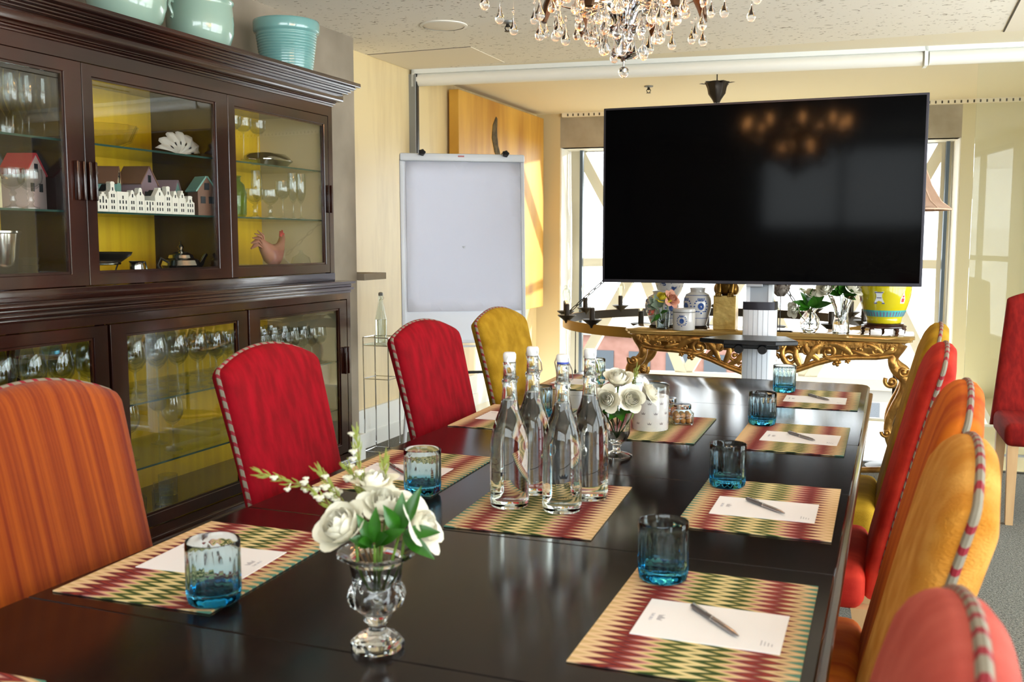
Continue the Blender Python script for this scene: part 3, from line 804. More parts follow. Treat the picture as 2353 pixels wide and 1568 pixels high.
cb(b, BX, UX + .004, CY0 - .02, CY1 + .02, 1.134, 1.172, .003)
b.build('waist_moulding', 'mahogany', t)
b = MB()   # upper carcass
cb(b, BX, UX, CY0 - .02, CY0 + .01, 1.17, 1.925); cb(b, BX, UX, CY1 - .015, CY1 + .02, 1.17, 1.925); cb(b, BX, UX, CY0 - .02, CY1 + .02, 1.925, 1.985)
b.build('upper_carcass', 'mahogany', t)
b = MB()   # stepped cornice
for e, z0, z1, bv in ((.006, 1.972, 1.981, .002), (.014, 1.981, 1.990, .003), (.042, 1.997, 2.033, .004), (.060, 2.033, 2.041, .003), (.070, 2.041, 2.051, .004), (.080, 2.051, 2.058, .002), (.088, 2.058, 2.069, .005), (.104, 2.069, 2.090, .004)):
    cb(b, BX, UX + e, CY0 - e, CY1 + .02 + e, z0, z1, bv)
cb(b, BX, UX + .02, CY0, CY1 + .03, 1.99, 2.0)
b.build('cornice', 'mahogany', t)
M['wall_reflection'] = mat('pale painted lining', '#cfc6a8', 0.6)  # cream wall's reflection put into the colour of the dark wood ends
b = MB(); cb(b, BX + .015, UX - .03, CY1 - .02, CY1 - .015, 1.172, 1.925); b.build('end_reflection', 'wall_reflection', t, smooth=False)
b = MB(); cb(b, BX + .015, LX - .04, CY1 + .008, CY1 + .015, .28, 1.045); b.build('end_reflection', 'wall_reflection', t, smooth=False)
b = MB(); cb(b, BX, BX + .015, CY0, CY1 + .014, .26, 1.925); b.build('back_board', 'yellow_board', t, smooth=False)
dw = (CY1 - CY0) / 4
def door(y0, y1, z0, z1, x, st0, st1, rt, rb, hand):
    d = None
    th = .024; g = .0012
    def ringframe(o, i, xa, xb, bev):
        r = MB(); P = lambda x, q: [Vector((x - BX, y - CY0, z)) for y, z in ((q[0], q[2]), (q[1], q[2]), (q[1], q[3]), (q[0], q[3]))]
        r.loft([P(xa, o), P(xb, o), P(xb, i), P(xa, i), P(xa, o)], False, False); r.merge()
        if bev: bmesh.ops.bevel(r.bm, geom=[e for e in r.bm.edges if e.calc_face_angle(0) > .5], offset=bev, segments=1, affect='EDGES')
        return r
    d = ringframe((y0 + g, y1 - g, z0, z1), (y0 + st0, y1 - st1, z0 + rb, z1 - rt), x - th, x, .0018).build('door', 'mahogany_v', t, ang=30)
    a0, a1, c0, c1 = y0 + st0, y1 - st1, z0 + rb, z1 - rt
    ringframe((a0, a1, c0, c1), (a0 + .008, a1 - .008, c0 + .008, c1 - .008), x - .016, x - .005, 0).build('glazing_bead', 'mahogany', d, smooth=False)
    pn = MB(); cb(pn, x - .014, x - .011, a0 - .002, a1 + .002, c0 - .002, c1 + .002); pn.build('glass_pane', 'old_pane', d, smooth=False)
    for hy in hand:
        hb_ = MB(); hz = (z0 + z1) / 2 - .02 if z0 > 1 else z0 + .46
        cb(hb_, x, x + .016, hy - .019, hy - .009, hz - .066, hz + .066, .004); cb(hb_, x, x + .007, hy - .012, hy + .012, hz - .062, hz + .062, .002); cb(hb_, x, x + .016, hy + .009, hy + .019, hz - .066, hz + .066, .004)
        hb_.build('handle', 'mahogany_v', d)
for i in range(4):
    a, c = CY0 + i * dw, CY0 + (i + 1) * dw
    hl = {0: [a + .03], 1: [c - .032], 2: [a + .022], 3: [c - .024]}[i]
    door(a, c, 1.174, 1.924, UX - .002, .044, .078 if i in (1, 2) else .05, .042, .042, hl)
    door(a + .01 * (i > 0), c + .015 * (i == 3), .285, 1.042, LX - .002, .075 if i > 0 else .05, .065, .04, .045, [c - .005] if i == 3 else [])
for z, x1, nm in ((1.43, UX - .04, 'upper'), (1.665, UX - .04, 'upper'), (.74, LX - .05, 'lower'), (.50, LX - .05, 'lower')):
    for i in (0, 1, 2, 3) if nm == 'upper' else (0, 2):
        a, c = (CY0 + i * dw, CY0 + (i + 1) * dw) if nm == 'upper' else (CY0 + i * dw, CY0 + (i + 2) * dw)
        b = MB(); cb(b, BX + .015, x1, a + .009, c - .009, z - .007, z); s = b.build('glass_shelf', 'shelf_glass', t, smooth=False)
        b = MB(); cb(b, x1, x1 + .0015, a + .009, c - .009, z - .007, z); b.build('shelf_edge', 'shelf_edge', s, smooth=False)
for i in (1, 2, 3):
    b = MB(); cb(b, BX + .015, UX - .03, CY0 + i * dw - .008, CY0 + i * dw + .008, 1.172, 1.925); b.build('partition', 'mahogany_v', t, smooth=False)
b = MB()
for y in (CY0 + 2 * dw - .012,):
    cb(b, BX + .015, BX + .055, y, y + .024, .28, 1.045); cb(b, LX - .05, LX - .03, y, y + .024, .28, 1.045)
b.build('inner_post', 'mahogany_v', t, smooth=False)

# ---- pots on top of the cornice
M['celadon'] = mat('celadon glaze', '#98b7a9', 0.12, spec=0.6, coat=0.6, noise_s=3, noise_c='#8dad9f'); M['turquoise'] = mat('turquoise glaze', '#7db1ae', 0.12, spec=0.6, coat=0.6, noise_s=4, noise_c='#70a4a3'); M['bisque'] = mat('bare pink clay', '#c9b2a4', 0.7)
CT = 2.0905
t = thing('ribbed_pot', 'turquoise ribbed flowerpot on the cabinet, nearest its end', 'pot', (-2.72, 4.065, CT))
pr = [(0, 0.0), (.10, 0), (.114, .006)]
for k in range(15):
    z = .014 + k * .0125; r = .116 + (z - .01) * .135
    pr += [(r, z), (r + .0028, z + .004), (r + .0028, z + .0075), (r, z + .0115)]
pr += [(.142, .206), (.151, .209), (.154, .218), (.155, .252), (.153, .262), (.147, .264), (.142, .258), (.128, .1), (.118, .012), (0, .012)]
MB().lathe(pr, 56, caps=False).build('body', 'turquoise', t, ang=70)
def bellied(label, y, rr, hh, sc):
    t = thing('celadon_jar', label, 'jar', (-2.72, y, CT), sc, 'celadon jars on the cabinet')
    pr = [(.09, .022), (.12, .05), (.134, .09), (.136, .13), (.134, .17), (.131, .195), (.132, .208), (.138, .214), (.136, .221), (.125, .220), (.119, .208), (.12, .19), (.125, .13), (.11, .05), (0, .03)]
    MB().lathe([(r * rr, z * hh) for r, z in pr], 48, caps=False).build('body', 'celadon', t, ang=70)
    MB().lathe([(0, 0), (.082 * rr, 0), (.088 * rr, .010), (.0905 * rr, .0225 * hh), (0, .0225 * hh)], 40, caps=False).build('foot', 'bisque', t)
    for s in (-1, 1):
        b = MB(); a = -.9 if s > 0 else pi - .9
        e = Vector((cos(a), sin(a), 0)); R0 = .125 * rr
        b.tube([e * (R0 + .002) + Vector((0, 0, .195 * hh)), e * (R0 + .022) + Vector((0, 0, .20 * hh)), e * (R0 + .026) + Vector((0, 0, .18 * hh)), e * (R0 + .014) + Vector((0, 0, .155 * hh)), e * (R0 + .008) + Vector((0, 0, .14 * hh)), e * (R0 + .018) + Vector((0, 0, .13 * hh))], [.006, .009, .008, .007, .008, .006], 8)
        b.build('handle', 'celadon', t)
bellied('celadon pot with curled handles, middle of the cabinet top', 3.44, 1.0, 1.0, -0.9)
bellied('celadon pot with bare clay foot, cropped by the top of the photo', 3.02, 1.06, 1.25, 1.9)

# ---- contents: stemware
M['wine_glass'] = thin_glass('stemware crystal', (.93, .95, .95), ior=1.6)
def stem_me(name, prof, seg=20, m='wine_glass', mod=None):
    return MB().lathe(prof, seg, caps=False, mod=mod).mesh(name, m, True, 60)
def goblet_prof(rb, hb, hs, rf, rt=None):
    rt = rt or rb * .8; z = hs
    o = [(0, .002), (rf, 0), (rf, .002), (.008, .006), (.0035, .014), (.0035, z - .006), (.006, z), (rb * .6, z + hb * .12), (rb * .93, z + hb * .32), (rb, z + hb * .5), (rb * .95, z + hb * .75), (rt, z + hb)]
    i = [(rt - .0015, z + hb), (rb * .95 - .0015, z + hb * .75), (rb - .0018, z + hb * .5), (rb * .9 - .0018, z + hb * .33), (rb * .55, z + hb * .15), (0, z + hb * .07)]
    return o + i
ME_w = stem_me('wine_glass', goblet_prof(.043, .115, .10, .036)); ME_ws = stem_me('wine_glass', goblet_prof(.034, .085, .085, .031, .03))
ME_fl = stem_me('champagne_flute', goblet_prof(.026, .14, .075, .028, .022)); ME_go = stem_me('crystal_goblet', [(0, .003), (.026, 0), (.026, .004), (.012, .008), (.006, .016), (.011, .026), (.006, .036), (.012, .048), (.005, .058), (.02, .066), (.036, .082), (.039, .10), (.037, .128), (.0355, .128), (.037, .10), (.034, .085), (.015, .07), (0, .068)], 24)
ME_low = stem_me('short_tumbler', [(0, 0), (.034, 0), (.037, .004), (.039, .085), (.0375, .085), (.0355, .008), (0, .007)], 24)
ME_thin = stem_me('hock_glass', goblet_prof(.036, .06, .13, .033, .037))
def item(name, me, x, y, z, label, cat, group=None, rz=0.0):
    return tag(put(name, me, None, (x, y, z + .0006), (0, 0, rz)), label, cat, group)
# lower cupboards: rows of wine glasses on the shelf at .74, a few below
n = 0
LZ = 1.086 - 1.086 + .74
for row, (x, y0, y1, k) in enumerate(((-2.62, 1.95, 3.35, 13), (-2.74, 1.92, 3.38, 13), (-2.86, 1.98, 3.34, 12))):
    for i in range(k):
        item('wine_glass', ME_w, x, y0 + (y1 - y0) * i / (k - 1) + rnd.uniform(-.006, .006), LZ, 'clear wine glass on the upper glass shelf of the lower cabinet', 'wine glass', 'wine glasses standing in the lower cabinet', rnd.random())
for row, (x, y0, y1, k) in enumerate(((-2.61, 3.50, 4.13, 9), (-2.71, 3.47, 4.14, 9), (-2.81, 3.5, 4.12, 8), (-2.90, 3.48, 4.13, 8))):
    for i in range(k):
        item('wine_glass', ME_ws, x, y0 + (y1 - y0) * i / (k - 1) + rnd.uniform(-.004, .004), LZ, 'slim wine glass on the glass shelf at the cabinet end', 'wine glass', 'slim wine glasses at the end of the lower cabinet', rnd.random())
for i, (x, y) in enumerate(((-2.66, 2.72), (-2.78, 2.78), (-2.68, 2.90), (-2.82, 2.95), (-2.66, 3.12), (-2.8, 3.2), (-2.7, 3.6), (-2.8, 3.75), (-2.68, 3.9))):
    item('hock_glass', ME_thin if i % 2 else ME_w, x, y, .50, 'tall clear glass on the lower glass shelf of the cabinet', 'glass', 'tall glasses on the lower shelf')
for i, (x, y) in enumerate(((-2.60, 2.76), (-2.64, 2.88), (-2.72, 2.72), (-2.62, 3.0), (-2.75, 2.95), (-2.7, 3.1), (-2.78, 3.22))):
    item('short_tumbler', ME_low, x, y, .28, 'short clear tumbler on the cabinet floor', 'tumbler', 'tumblers on the cabinet floor')
# upper left bay
for i in range(7):
    item('champagne_flute', ME_fl, -2.70 - .05 * (i % 2), 2.395 + i * .032 - .012 * (i % 2), 1.665, 'stemmed glass in the cluster on the top left shelf', 'glass', 'stemware on the top left shelf')
item('carafe', stem_me('carafe', [(0, .004), (.045, 0), (.06, .01), (.062, .05), (.05, .09), (.022, .13), (.018, .16), (.028, .185), (.026, .185), (.016, .16), (.02, .13), (.048, .09), (.059, .05), (.055, .012), (0, .01)], 24), -2.83, 2.55, 1.665, 'clear glass carafe at the back of the top left shelf', 'carafe')
item('crystal_goblet', ME_go, -2.635, 2.385, 1.43, 'cut crystal goblet before the red roofed house, left of two', 'goblet', 'cut crystal goblets')
item('crystal_goblet', ME_go, -2.635, 2.455, 1.43, 'cut crystal goblet before the red roofed house, right of two', 'goblet', 'cut crystal goblets')
M['silver'] = mat('polished silver', '#c9c6bf', 0.16, metal=1.0, bump=0.05, bump_s=20); M['pewter'] = mat('dark pewter', '#5a554d', 0.35, metal=0.9)
item('ice_bucket', MB().lathe([(0, 0), (.062, 0), (.066, .006), (.083, .175), (.087, .178), (.087, .184), (.082, .184), (.078, .172), (.062, .01), (0, .01)], 36, caps=False).mesh('ice_bucket', 'silver'), -2.70, 2.355, 1.174, 'silver ice bucket on the cabinet floor', 'ice bucket')
for k in range(4):
    item('glass_dish', stem_me('glass_dish', [(0, 0), (.03, 0), (.04, .022), (.042, .026), (.039, .024), (.028, .005), (0, .004)], 24), -2.72, 2.505, 1.174 + .05 + .020 * k if False else 1.174 + .0235 * k, 'small glass dish in the stack beside the ice bucket', 'dish', 'stacked glass dishes beside the ice bucket')

# ---- little wooden houses
def cmat(nm, c, r=0.6): M[nm] = mat(nm, c, r); return nm
for nm, c in (('house_pink', '#c9b3ae'), ('house_red', '#b8303c'), ('house_blue', '#8296ad'), ('house_brown', '#7a5a48'), ('house_teal', '#7fb0a8'), ('house_cream', '#d8cba6'), ('house_mauve', '#8b7680'), ('house_wall', '#efece2'), ('house_dark', '#1d2328')): cmat(nm, c)
def house(label, x, y, z, w, d, h, ridge, body, gable, roof, rz=0.0, win=True):
    """w along the cabinet, gable facing the room"""
    t = thing('toy_house', label, 'toy house', (x, y, z + .0006), rz, 'little wooden houses in the cabinet')
    MB().box(-d / 2, d / 2, -w / 2, w / 2, 0, h).build('walls', body, t, smooth=False)
    b = MB(); b.loft([[Vector((-d / 2, -w / 2, h)), Vector((-d / 2, w / 2, h)), Vector((-d / 2, 0, ridge))], [Vector((d / 2, -w / 2, h)), Vector((d / 2, w / 2, h)), Vector((d / 2, 0, ridge))]]); b.build('gable', gable, t, smooth=False)
    for s in (-1, 1):
        b = MB(); n = Vector((0, s * (ridge - h), w / 2)).normalized() * .006
        p, q = Vector((0, 0, ridge)), Vector((0, s * (w / 2 + .006), h - .006))
        b.loft([[Vector((sx * (d / 2 + .003), v_.y, v_.z)) for sx in (-1, 1) for v_ in ()] or [Vector((-d / 2 - .003, p.y, p.z)), Vector((d / 2 + .003, p.y, p.z)), Vector((d / 2 + .003, q.y, q.z)), Vector((-d / 2 - .003, q.y, q.z))],
                [Vector((-d / 2 - .003, p.y, p.z)) + n, Vector((d / 2 + .003, p.y, p.z)) + n, Vector((d / 2 + .003, q.y, q.z)) + n, Vector((-d / 2 - .003, q.y, q.z)) + n]])
        b.build('roof', roof, t, smooth=False)
    if win:
        for (yy, zz) in ((-w * .22, h * .62), (w * .22, h * .62), (0, h + (ridge - h) * .3)):
            MB().box(d / 2, d / 2 + .002, yy - .011, yy + .011, zz - .014, zz + .014).build('window', 'house_dark', t, smooth=False)
    return t
house('pink house with crimson roof on the middle left shelf', -2.74, 2.525, 1.43, .13, .09, .12, .185, 'house_pink', 'house_pink', 'house_red', .35)
house('deep blue house standing behind the crimson roofed one', -2.90, 2.53, 1.43, .13, .06, .13, .215, 'house_blue', 'house_blue', 'house_dark', 0, False)
house('pale cream house at the left edge of the cabinet view', -2.72, 2.33, 1.43, .09, .10, .10, .15, 'house_cream', 'house_cream', 'house_brown')
house('slate blue house with round clock window behind the white facades', -2.80, 2.83, 1.43, .10, .10, .15, .195, 'house_blue', 'house_mauve', 'house_mauve', .5, False)
t = house('cream chapel with a black cross, second behind the white facades', -2.80, 2.965, 1.43, .075, .09, .115, .175, 'house_teal', 'house_cream', 'house_brown', .55, False)
MB().box(.046, .048, -.003, .003, .115, .155).box(.046, .048, -.011, .011, .136, .142).build('cross', 'house_dark', t, smooth=False)
house('wide mauve barn with brown roof behind the white facades', -2.80, 3.13, 1.43, .13, .10, .12, .185, 'house_mauve', 'house_mauve', 'house_brown', .25)
house('teal cottage beside the mauve barn', -2.78, 3.275, 1.43, .07, .09, .085, .14, 'house_teal', 'house_teal', 'house_mauve', .3, False)
house('dark brown house with teal roof at the right of the middle shelf', -2.655, 3.335, 1.43, .085, .07, .10, .155, 'house_brown', 'house_brown', 'house_teal', -.3)

# ---- white porcelain canal houses (each one its own ornament)
hts = [(.052, 'step'), (.082, 'neck'), (.056, 'flat'), (.062, 'bell'), (.070, 'bell'), (.036, 'flat'), (.074, 'spout'), (.080, 'neck'), (.068, 'bell'), (.070, 'step'), (.056, 'neck')]
yc = 2.735
side_name = ['leftmost', 'second', 'third', 'fourth', 'fifth', 'sixth', 'seventh', 'eighth', 'ninth', 'tenth', 'rightmost']
for k, (h, style) in enumerate(hts):
    wd = [.052, .040, .057, .038, .042, .054, .052, .040, .038, .040, .050][k]
    yy = yc + wd / 2; yc += wd + .0012
    t = thing('canal_house', '%s white canal house facade in the row, %s gable' % (side_name[k], {'step': 'stepped', 'neck': 'necked', 'flat': 'flat', 'bell': 'bell shaped', 'spout': 'spout'}[style]), 'ornament', (-2.645, yy, 1.4306), 0, 'white canal houses on the middle shelf')
    H, w2 = h * 1.32, wd / 2
    e = H * .68
    g = {'step': [(w2, e), (w2 * .75, e), (w2 * .75, e + (H - e) * .33), (w2 * .5, e + (H - e) * .33), (w2 * .5, e + (H - e) * .66), (w2 * .25, e + (H - e) * .66), (w2 * .25, H)],
         'neck': [(w2, e * .95), (w2 * .8, e * .97), (w2 * .5, e * 1.08), (w2 * .46, H * .93), (w2 * .6, H * .94), (w2 * .3, H)],
         'flat': [(w2, H * .9), (w2 * 1.0, H)],
         'bell': [(w2, e), (w2 * .85, e * 1.06), (w2 * .5, e * 1.16), (w2 * .4, H * .93), (w2 * .2, H)],
         'spout': [(w2, e), (w2 * .25, H * .95), (w2 * .25, H)]}[style]
    ol = [(-w2, 0), (w2, 0)] + g + [(-u, v) for u, v in reversed(g)]
    MB().prism(ol, lambda u, v, d: Vector((d, u, v)), 0, .02).build('facade', 'house_wall', t, smooth=False)
    MB().box(-.03, 0, -w2 * .95, w2 * .95, 0, e).build('house_body', 'house_wall', t, smooth=False)
    if style != 'flat' or k == 2: MB().loft([[Vector((-.03, -w2 * .95, e)), Vector((-.03, w2 * .95, e)), Vector((-.03, 0, H * .92))], [Vector((-.0005, -w2 * .95, e)), Vector((-.0005, w2 * .95, e)), Vector((-.0005, 0, H * .92))]]).build('roof', 'house_dark', t, smooth=False)
    cols = 3 if wd > .045 else 2
    wme = MB().box(.02, .0206, -.0028, .0028, -.006, .006).mesh('window', 'house_dark', False)
    for r in range(3 if H > .1 else 2):
        for c in range(cols):
            put('window', wme, t, (0, (c - (cols - 1) / 2) * wd * .27, .016 + r * .021))
    put('window', wme, t, (0, 0, min(H - .02, e + .008)))

# ---- middle bay: dishes and silver
M['cut_glass'] = thin_glass('cut crystal', (.95, .95, .92), ior=1.6, rough=0.08)
b = MB(); b.lathe([(0, .004), (.05, 0), (.11, .03), (.135, .085), (.13, .087), (.105, .035), (.045, .008), (0, .01)], 48, caps=False, mod=lambda a, r, z: r * (1 + .03 * cos(16 * a)))
item('crystal_bowl', b.mesh('crystal_bowl', 'cut_glass'), -2.78, 2.92, 1.665, 'cut crystal bowl on the top shelf of the middle bay', 'bowl')
M['shell'] = mat('white shell', '#e9e6df', 0.5)
b = MB(); rows = []
for i in range(25):
    a = radians(-80 + 160 * i / 24); rad = .095 + .014 * abs(cos(i * pi / 4)); row = []
    for k in range(8):
        q = k / 7
        row.append(Vector((.018 * sin(q * pi) + .012 * (i % 4 in (1, 2)) * q, sin(a) * rad * q * 1.25, .006 + cos(a) * rad * q * .85)))
    rows.append(row)
b.strip(rows)
for r_ in ([Vector((p.x - .014, p.y, p.z)) for p in row] for row in ()): pass
bmesh.ops.solidify(b.bm, geom=b.bm.faces[:], thickness=.006)
item('scallop_shell', b.mesh('scallop_shell', 'shell'), -2.70, 3.255, 1.665, 'large white scallop shell on the middle top shelf', 'shell')
t = thing('cake_stand', 'dark pewter dish on a wire stand at the bottom of the middle bay', 'dish', (-2.74, 2.83, 1.1746))
MB().lathe([(0, .075), (.09, .075), (.125, .10), (.13, .112), (.124, .11), (.088, .083), (0, .083)], 40, caps=False).build('bowl', 'pewter', t)
b = MB(); b.tube([(.085 * cos(2 * pi * k / 32), .085 * sin(2 * pi * k / 32), .070) for k in range(33)], .005, 8); b.build('ring', 'silver', t)
for a in (.3, 2.4, 4.5):
    b = MB(); b.tube([(.085 * cos(a), .085 * sin(a), .068), (.07 * cos(a), .07 * sin(a), .03), (.09 * cos(a), .09 * sin(a), .003)], .003, 6); b.build('leg', 'silver', t)
t = thing('milk_jug', 'small silver milk jug in front of the pewter dish', 'jug', (-2.64, 2.93, 1.1746))
MB().lathe([(0, 0), (.024, 0), (.028, .004), (.029, .03), (.025, .055), (.024, .07), (.028, .078), (.026, .078), (.022, .068), (.026, .03), (0, .006)], 28, caps=False).build('body', 'silver', t)
b = MB(); b.tube([(0, .024, .068), (0, .045, .074), (0, .054, .05), (0, .046, .025), (0, .028, .016)], .0035, 8); b.build('handle', 'silver', t)
t = thing('teapot', 'round silver teapot at the bottom of the middle bay', 'teapot', (-2.70, 3.25, 1.1746), -.2)
MB().lathe([(0, .004), (.045, .0), (.05, .006), (.068, .03), (.078, .055), (.07, .075), (.048, .085), (0, .086)], 40, caps=False).build('body', 'silver', t)
MB().lathe([(.05, .084), (.046, .096), (.028, .106), (.012, .110), (.006, .118), (.012, .128), (.006, .138), (.002, .142), (.004, .148), (0, .152)], 28, caps=False).build('lid', 'silver', t)
b = MB(); b.tube([(0, .07, .045), (0, .10, .06), (0, .115, .085), (0, .128, .098)], [.016, .012, .009, .008], 10); b.build('spout', 'silver', t)
b = MB(); b.tube([(0, -.068, .07), (0, -.10, .085), (0, -.115, .06), (0, -.10, .03), (0, -.07, .03)], .005, 8); b.build('handle', 'pewter', t)

# ---- right bay
for i, (x, y) in enumerate(((-2.66, 3.555), (-2.66, 3.63), (-2.66, 3.735))):
    item('hock_glass', ME_thin, x, y, 1.665, 'wide bowled stem glass on the top right shelf', 'glass', 'stem glasses on the top right shelf')
t = thing('serving_dish', 'lidded silver serving dish on the top right shelf', 'dish', (-2.73, 3.90, 1.6656))
b = MB()
rr_ = lambda hx, hy, z: [Vector((hx * math.copysign(abs(cos(a)) ** .45, cos(a)), hy * math.copysign(abs(sin(a)) ** .45, sin(a)), z)) for a in [2 * pi * k / 40 for k in range(40)]]
b.loft([rr_(.06, .09, 0), rr_(.075, .105, .02), rr_(.085, .118, .03), rr_(.085, .118, .034)]); b.build('base', 'silver', t)
b = MB(); b.loft([rr_(.08, .112, .035), rr_(.075, .105, .048), rr_(.06, .085, .062), rr_(.03, .05, .066)]); b.build('lid', 'silver', t)
for s in (-1, 1):
    b = MB(); b.tube([(-.02, s * .115, .028), (0, s * .138, .03), (.02, s * .115, .028)], .004, 8); b.build('handle', 'silver', t)
item('sauce_boat', MB().lathe([(0, .0), (.03, 0), (.045, .03), (.05, .05), (.046, .05), (.03, .008), (0, .006)], 28, caps=False, mod=lambda a, r, z: r * (1 + .35 * max(0, cos(a)) ** 3)).mesh('sauce_boat', 'silver'), -2.66, 3.47, 1.665, 'small silver sauce boat left of the stem glasses', 'sauce boat', None, 1.2)
M['green_glass'] = thin_glass('pale green glass', (.62, .80, .70), ior=1.55)
item('storage_jar', stem_me('storage_jar', [(0, .003), (.06, 0), (.068, .01), (.070, .10), (.06, .14), (.045, .155), (.045, .172), (.05, .175), (.047, .177), (.042, .17), (.042, .155), (.057, .138), (.067, .10), (.064, .012), (0, .008)], 36, 'green_glass'), -2.70, 3.58, 1.43, 'large pale green glass storage jar on the middle right shelf', 'jar')
for (nm, me, x, y, lb) in (('liqueur_glass', ME_go, -2.66, 3.70, 'cut liqueur glass just right of the green jar'), ('champagne_flute', ME_fl, -2.72, 3.80, 'slim flute standing behind the cut liqueur glasses'), ('liqueur_glass', ME_go, -2.65, 3.80, 'cut liqueur glass in front of the slim flute'),
                       ('sherry_glass', ME_ws, -2.64, 3.885, 'amber tinted sherry glass in the middle right shelf row'), ('champagne_flute', ME_fl, -2.66, 4.0, 'flute at the right end of the middle shelf, left one'), ('champagne_flute', ME_fl, -2.66, 4.065, 'flute at the right end of the middle shelf, right one')):
    item(nm, me, x, y, 1.43, lb, 'glass', 'small glasses on the middle right shelf')
M['terracotta'] = mat('rosy terracotta', '#a86f5f', 0.6, noise_s=6, noise_c='#8f5a4a')
t = thing('rooster_figurine', 'rosy terracotta rooster at the bottom of the right bay', 'rooster', (-2.73, 3.93, 1.1746))
b = MB(); b.lathe([(0, 0), (.05, 0), (.045, .012), (.02, .03), (.0, .032)], 20, caps=False)
sec = [(-.10, .145, .012, .02), (-.085, .13, .02, .035), (-.05, .10, .03, .05), (-.01, .085, .036, .052), (.03, .09, .034, .05), (.055, .115, .026, .038), (.068, .145, .02, .026), (.075, .165, .018, .02), (.09, .168, .008, .008)]
b.loft([[Vector((rx * cos(a), y + .25 * rz_ * sin(a) * 0, z + rz_ * sin(a))) for a in [2 * pi * k / 14 for k in range(14)]] for y, z, rx, rz_ in sec])
b.build('body', 'terracotta', t)
b = MB(); b.prism([(.055, .175), (.06, .20), (.068, .185), (.076, .205), (.082, .186), (.09, .19), (.088, .17)], lambda u, v, d: Vector((d, u, v)), -.004, .004); b.build('comb', 'house_red', t)
b = MB()
for k in range(5):
    a = 1.7 + k * .28; b.tube([(0, -.07, .12), (0, -.07 + .06 * cos(a), .12 + .06 * sin(a)), (0, -.07 + .10 * cos(a + .35), .12 + .09 * sin(a + .35))], [.012, .014, .004], 8, flat=.5)
b.build('tail', 'terracotta', t)
item('glass_cloche', stem_me('glass_cloche', [(.045, 0), (.05, .04), (.04, .075), (.015, .09), (.008, .1), (.010, .108), (0, .11)], 28), -2.65, 4.04, 1.174, 'small glass cloche at the right of the rooster', 'cloche')
item('glass_bowl', stem_me('glass_bowl', [(0, .003), (.035, 0), (.055, .025), (.06, .05), (.058, .05), (.05, .025), (.03, .006), (0, .007)], 28), -2.66, 3.66, 1.174, 'low clear bowl at the bottom of the right bay', 'bowl')
item('amber_paperweight', MB().lathe([(0, 0), (.04, 0), (.048, .015), (.045, .04), (.025, .06), (0, .065)], 24, caps=False).mesh('amber_paperweight', 'house_brown'), -2.68, 3.53, 1.174, 'rounded brown paperweight at the bottom left of the right bay', 'paperweight')
# ================================================================== TELEVISION ON ITS TROLLEY
M['screen'] = mat('black glossy screen', '#010102', 0.085, spec=0.06); M['bezel'] = mat('dark grey bezel', '#2f2e36', 0.35, metal=0.4)
M['alu_white'] = mat('pale aluminium', '#dfe3e9', 0.35, metal=0.15); M['alu_grey'] = mat('grey aluminium', '#9aa0a8', 0.35, metal=0.4)
t = thing('television', 'large flat black television on a pale column trolley beyond the table', 'television', (-.645, 4.95, 0))
MB().box(-.775, .760, 0, .03, 1.115, 2.000, .003).build('bezel', 'bezel', t, smooth=False)
MB().box(-.763, .748, -.0015, .002, 1.131, 1.990).build('screen', 'screen', t, smooth=False)
MB().box(-.55, .55, .03, .065, 1.2, 1.8, .01).build('rear_housing', 'black_plastic', t, smooth=False)
MB().box(-.04, .04, -.006, .004, 1.104, 1.117, .002).build('sensor_tab', 'alu_grey', t, smooth=False)
cx = .015
b = MB(); b.box(cx - .064, cx + .064, .075, .155, .97, 1.62, .008); b.build('upper_column', 'alu_grey', t, smooth=False)
b = MB(); b.box(cx - .064, cx - .045, .070, .076, .97, 1.62); b.build('column_edge', 'alu_white', t, smooth=False)
b = MB(); b.box(cx + .045, cx + .064, .070, .076, .97, 1.62); b.build('column_edge', 'alu_white', t, smooth=False)
b = MB(); pr = [(-.08, .09), (-.074, .066), (-.05, .056), (0, .052), (.05, .056), (.074, .066), (.08, .09), (.08, .165), (-.08, .165)]
b.loft([[Vector((cx + u, v, z)) for u, v in pr] for z in (.10, .985)]); b.build('lower_column', 'alu_white', t, ang=25)
for k in range(5):
    b = MB(); u = -.048 + k * .024; b.box(cx + u - .0008, cx + u + .0008, .0505 + abs(u) * .10, .0575, .10, .985); b.build('column_groove', 'alu_grey', t, smooth=False)
b = MB(); b.loft([[Vector((cx + u * 1.03, .004 + v * 1.0, z)) for u, v in pr] for z in (.985, 1.025)]); b.build('column_collar', 'bezel', t, ang=25)
b = MB(); ol = [(-.245, -.18), (-.12, -.235), (.12, -.235), (.215, -.18), (.14, .04), (-.14, .04)]
b.loft([[Vector((cx + u * k, v * k, z)) for u, v in ol] for z, k in ((.838, .97), (.842, 1.0), (.856, 1.0), (.860, .98))]); b.build('tray', 'black_plastic', t, smooth=False)
b = MB(); b.box(cx - .13, cx + .13, -.19, .06, .815, .838, .005); b.build('tray_bracket', 'black_plastic', t, smooth=False)
for u in (-.055, .055):
    b = MB(); Mx = Matrix.Translation((cx + u, -.20, .815)) @ Matrix.Rotation(pi / 2, 4, 'X'); b.lathe([(0, -.012), (.018, -.012), (.022, -.006), (.022, .006), (.018, .012), (0, .012)], 20, M4=Mx); b.build('tray_knob', 'black_plastic', t)
b = MB(); b.box(cx - .42, cx - .34, -.26, .36, .05, .10, .01); b.build('foot', 'alu_grey', t)
b = MB(); b.box(cx + .34, cx + .42, -.26, .36, .05, .10, .01); b.build('foot', 'alu_grey', t)
b = MB(); b.box(cx - .42, cx + .42, .06, .16, .10, .14, .008); b.build('crossbar', 'alu_grey', t)
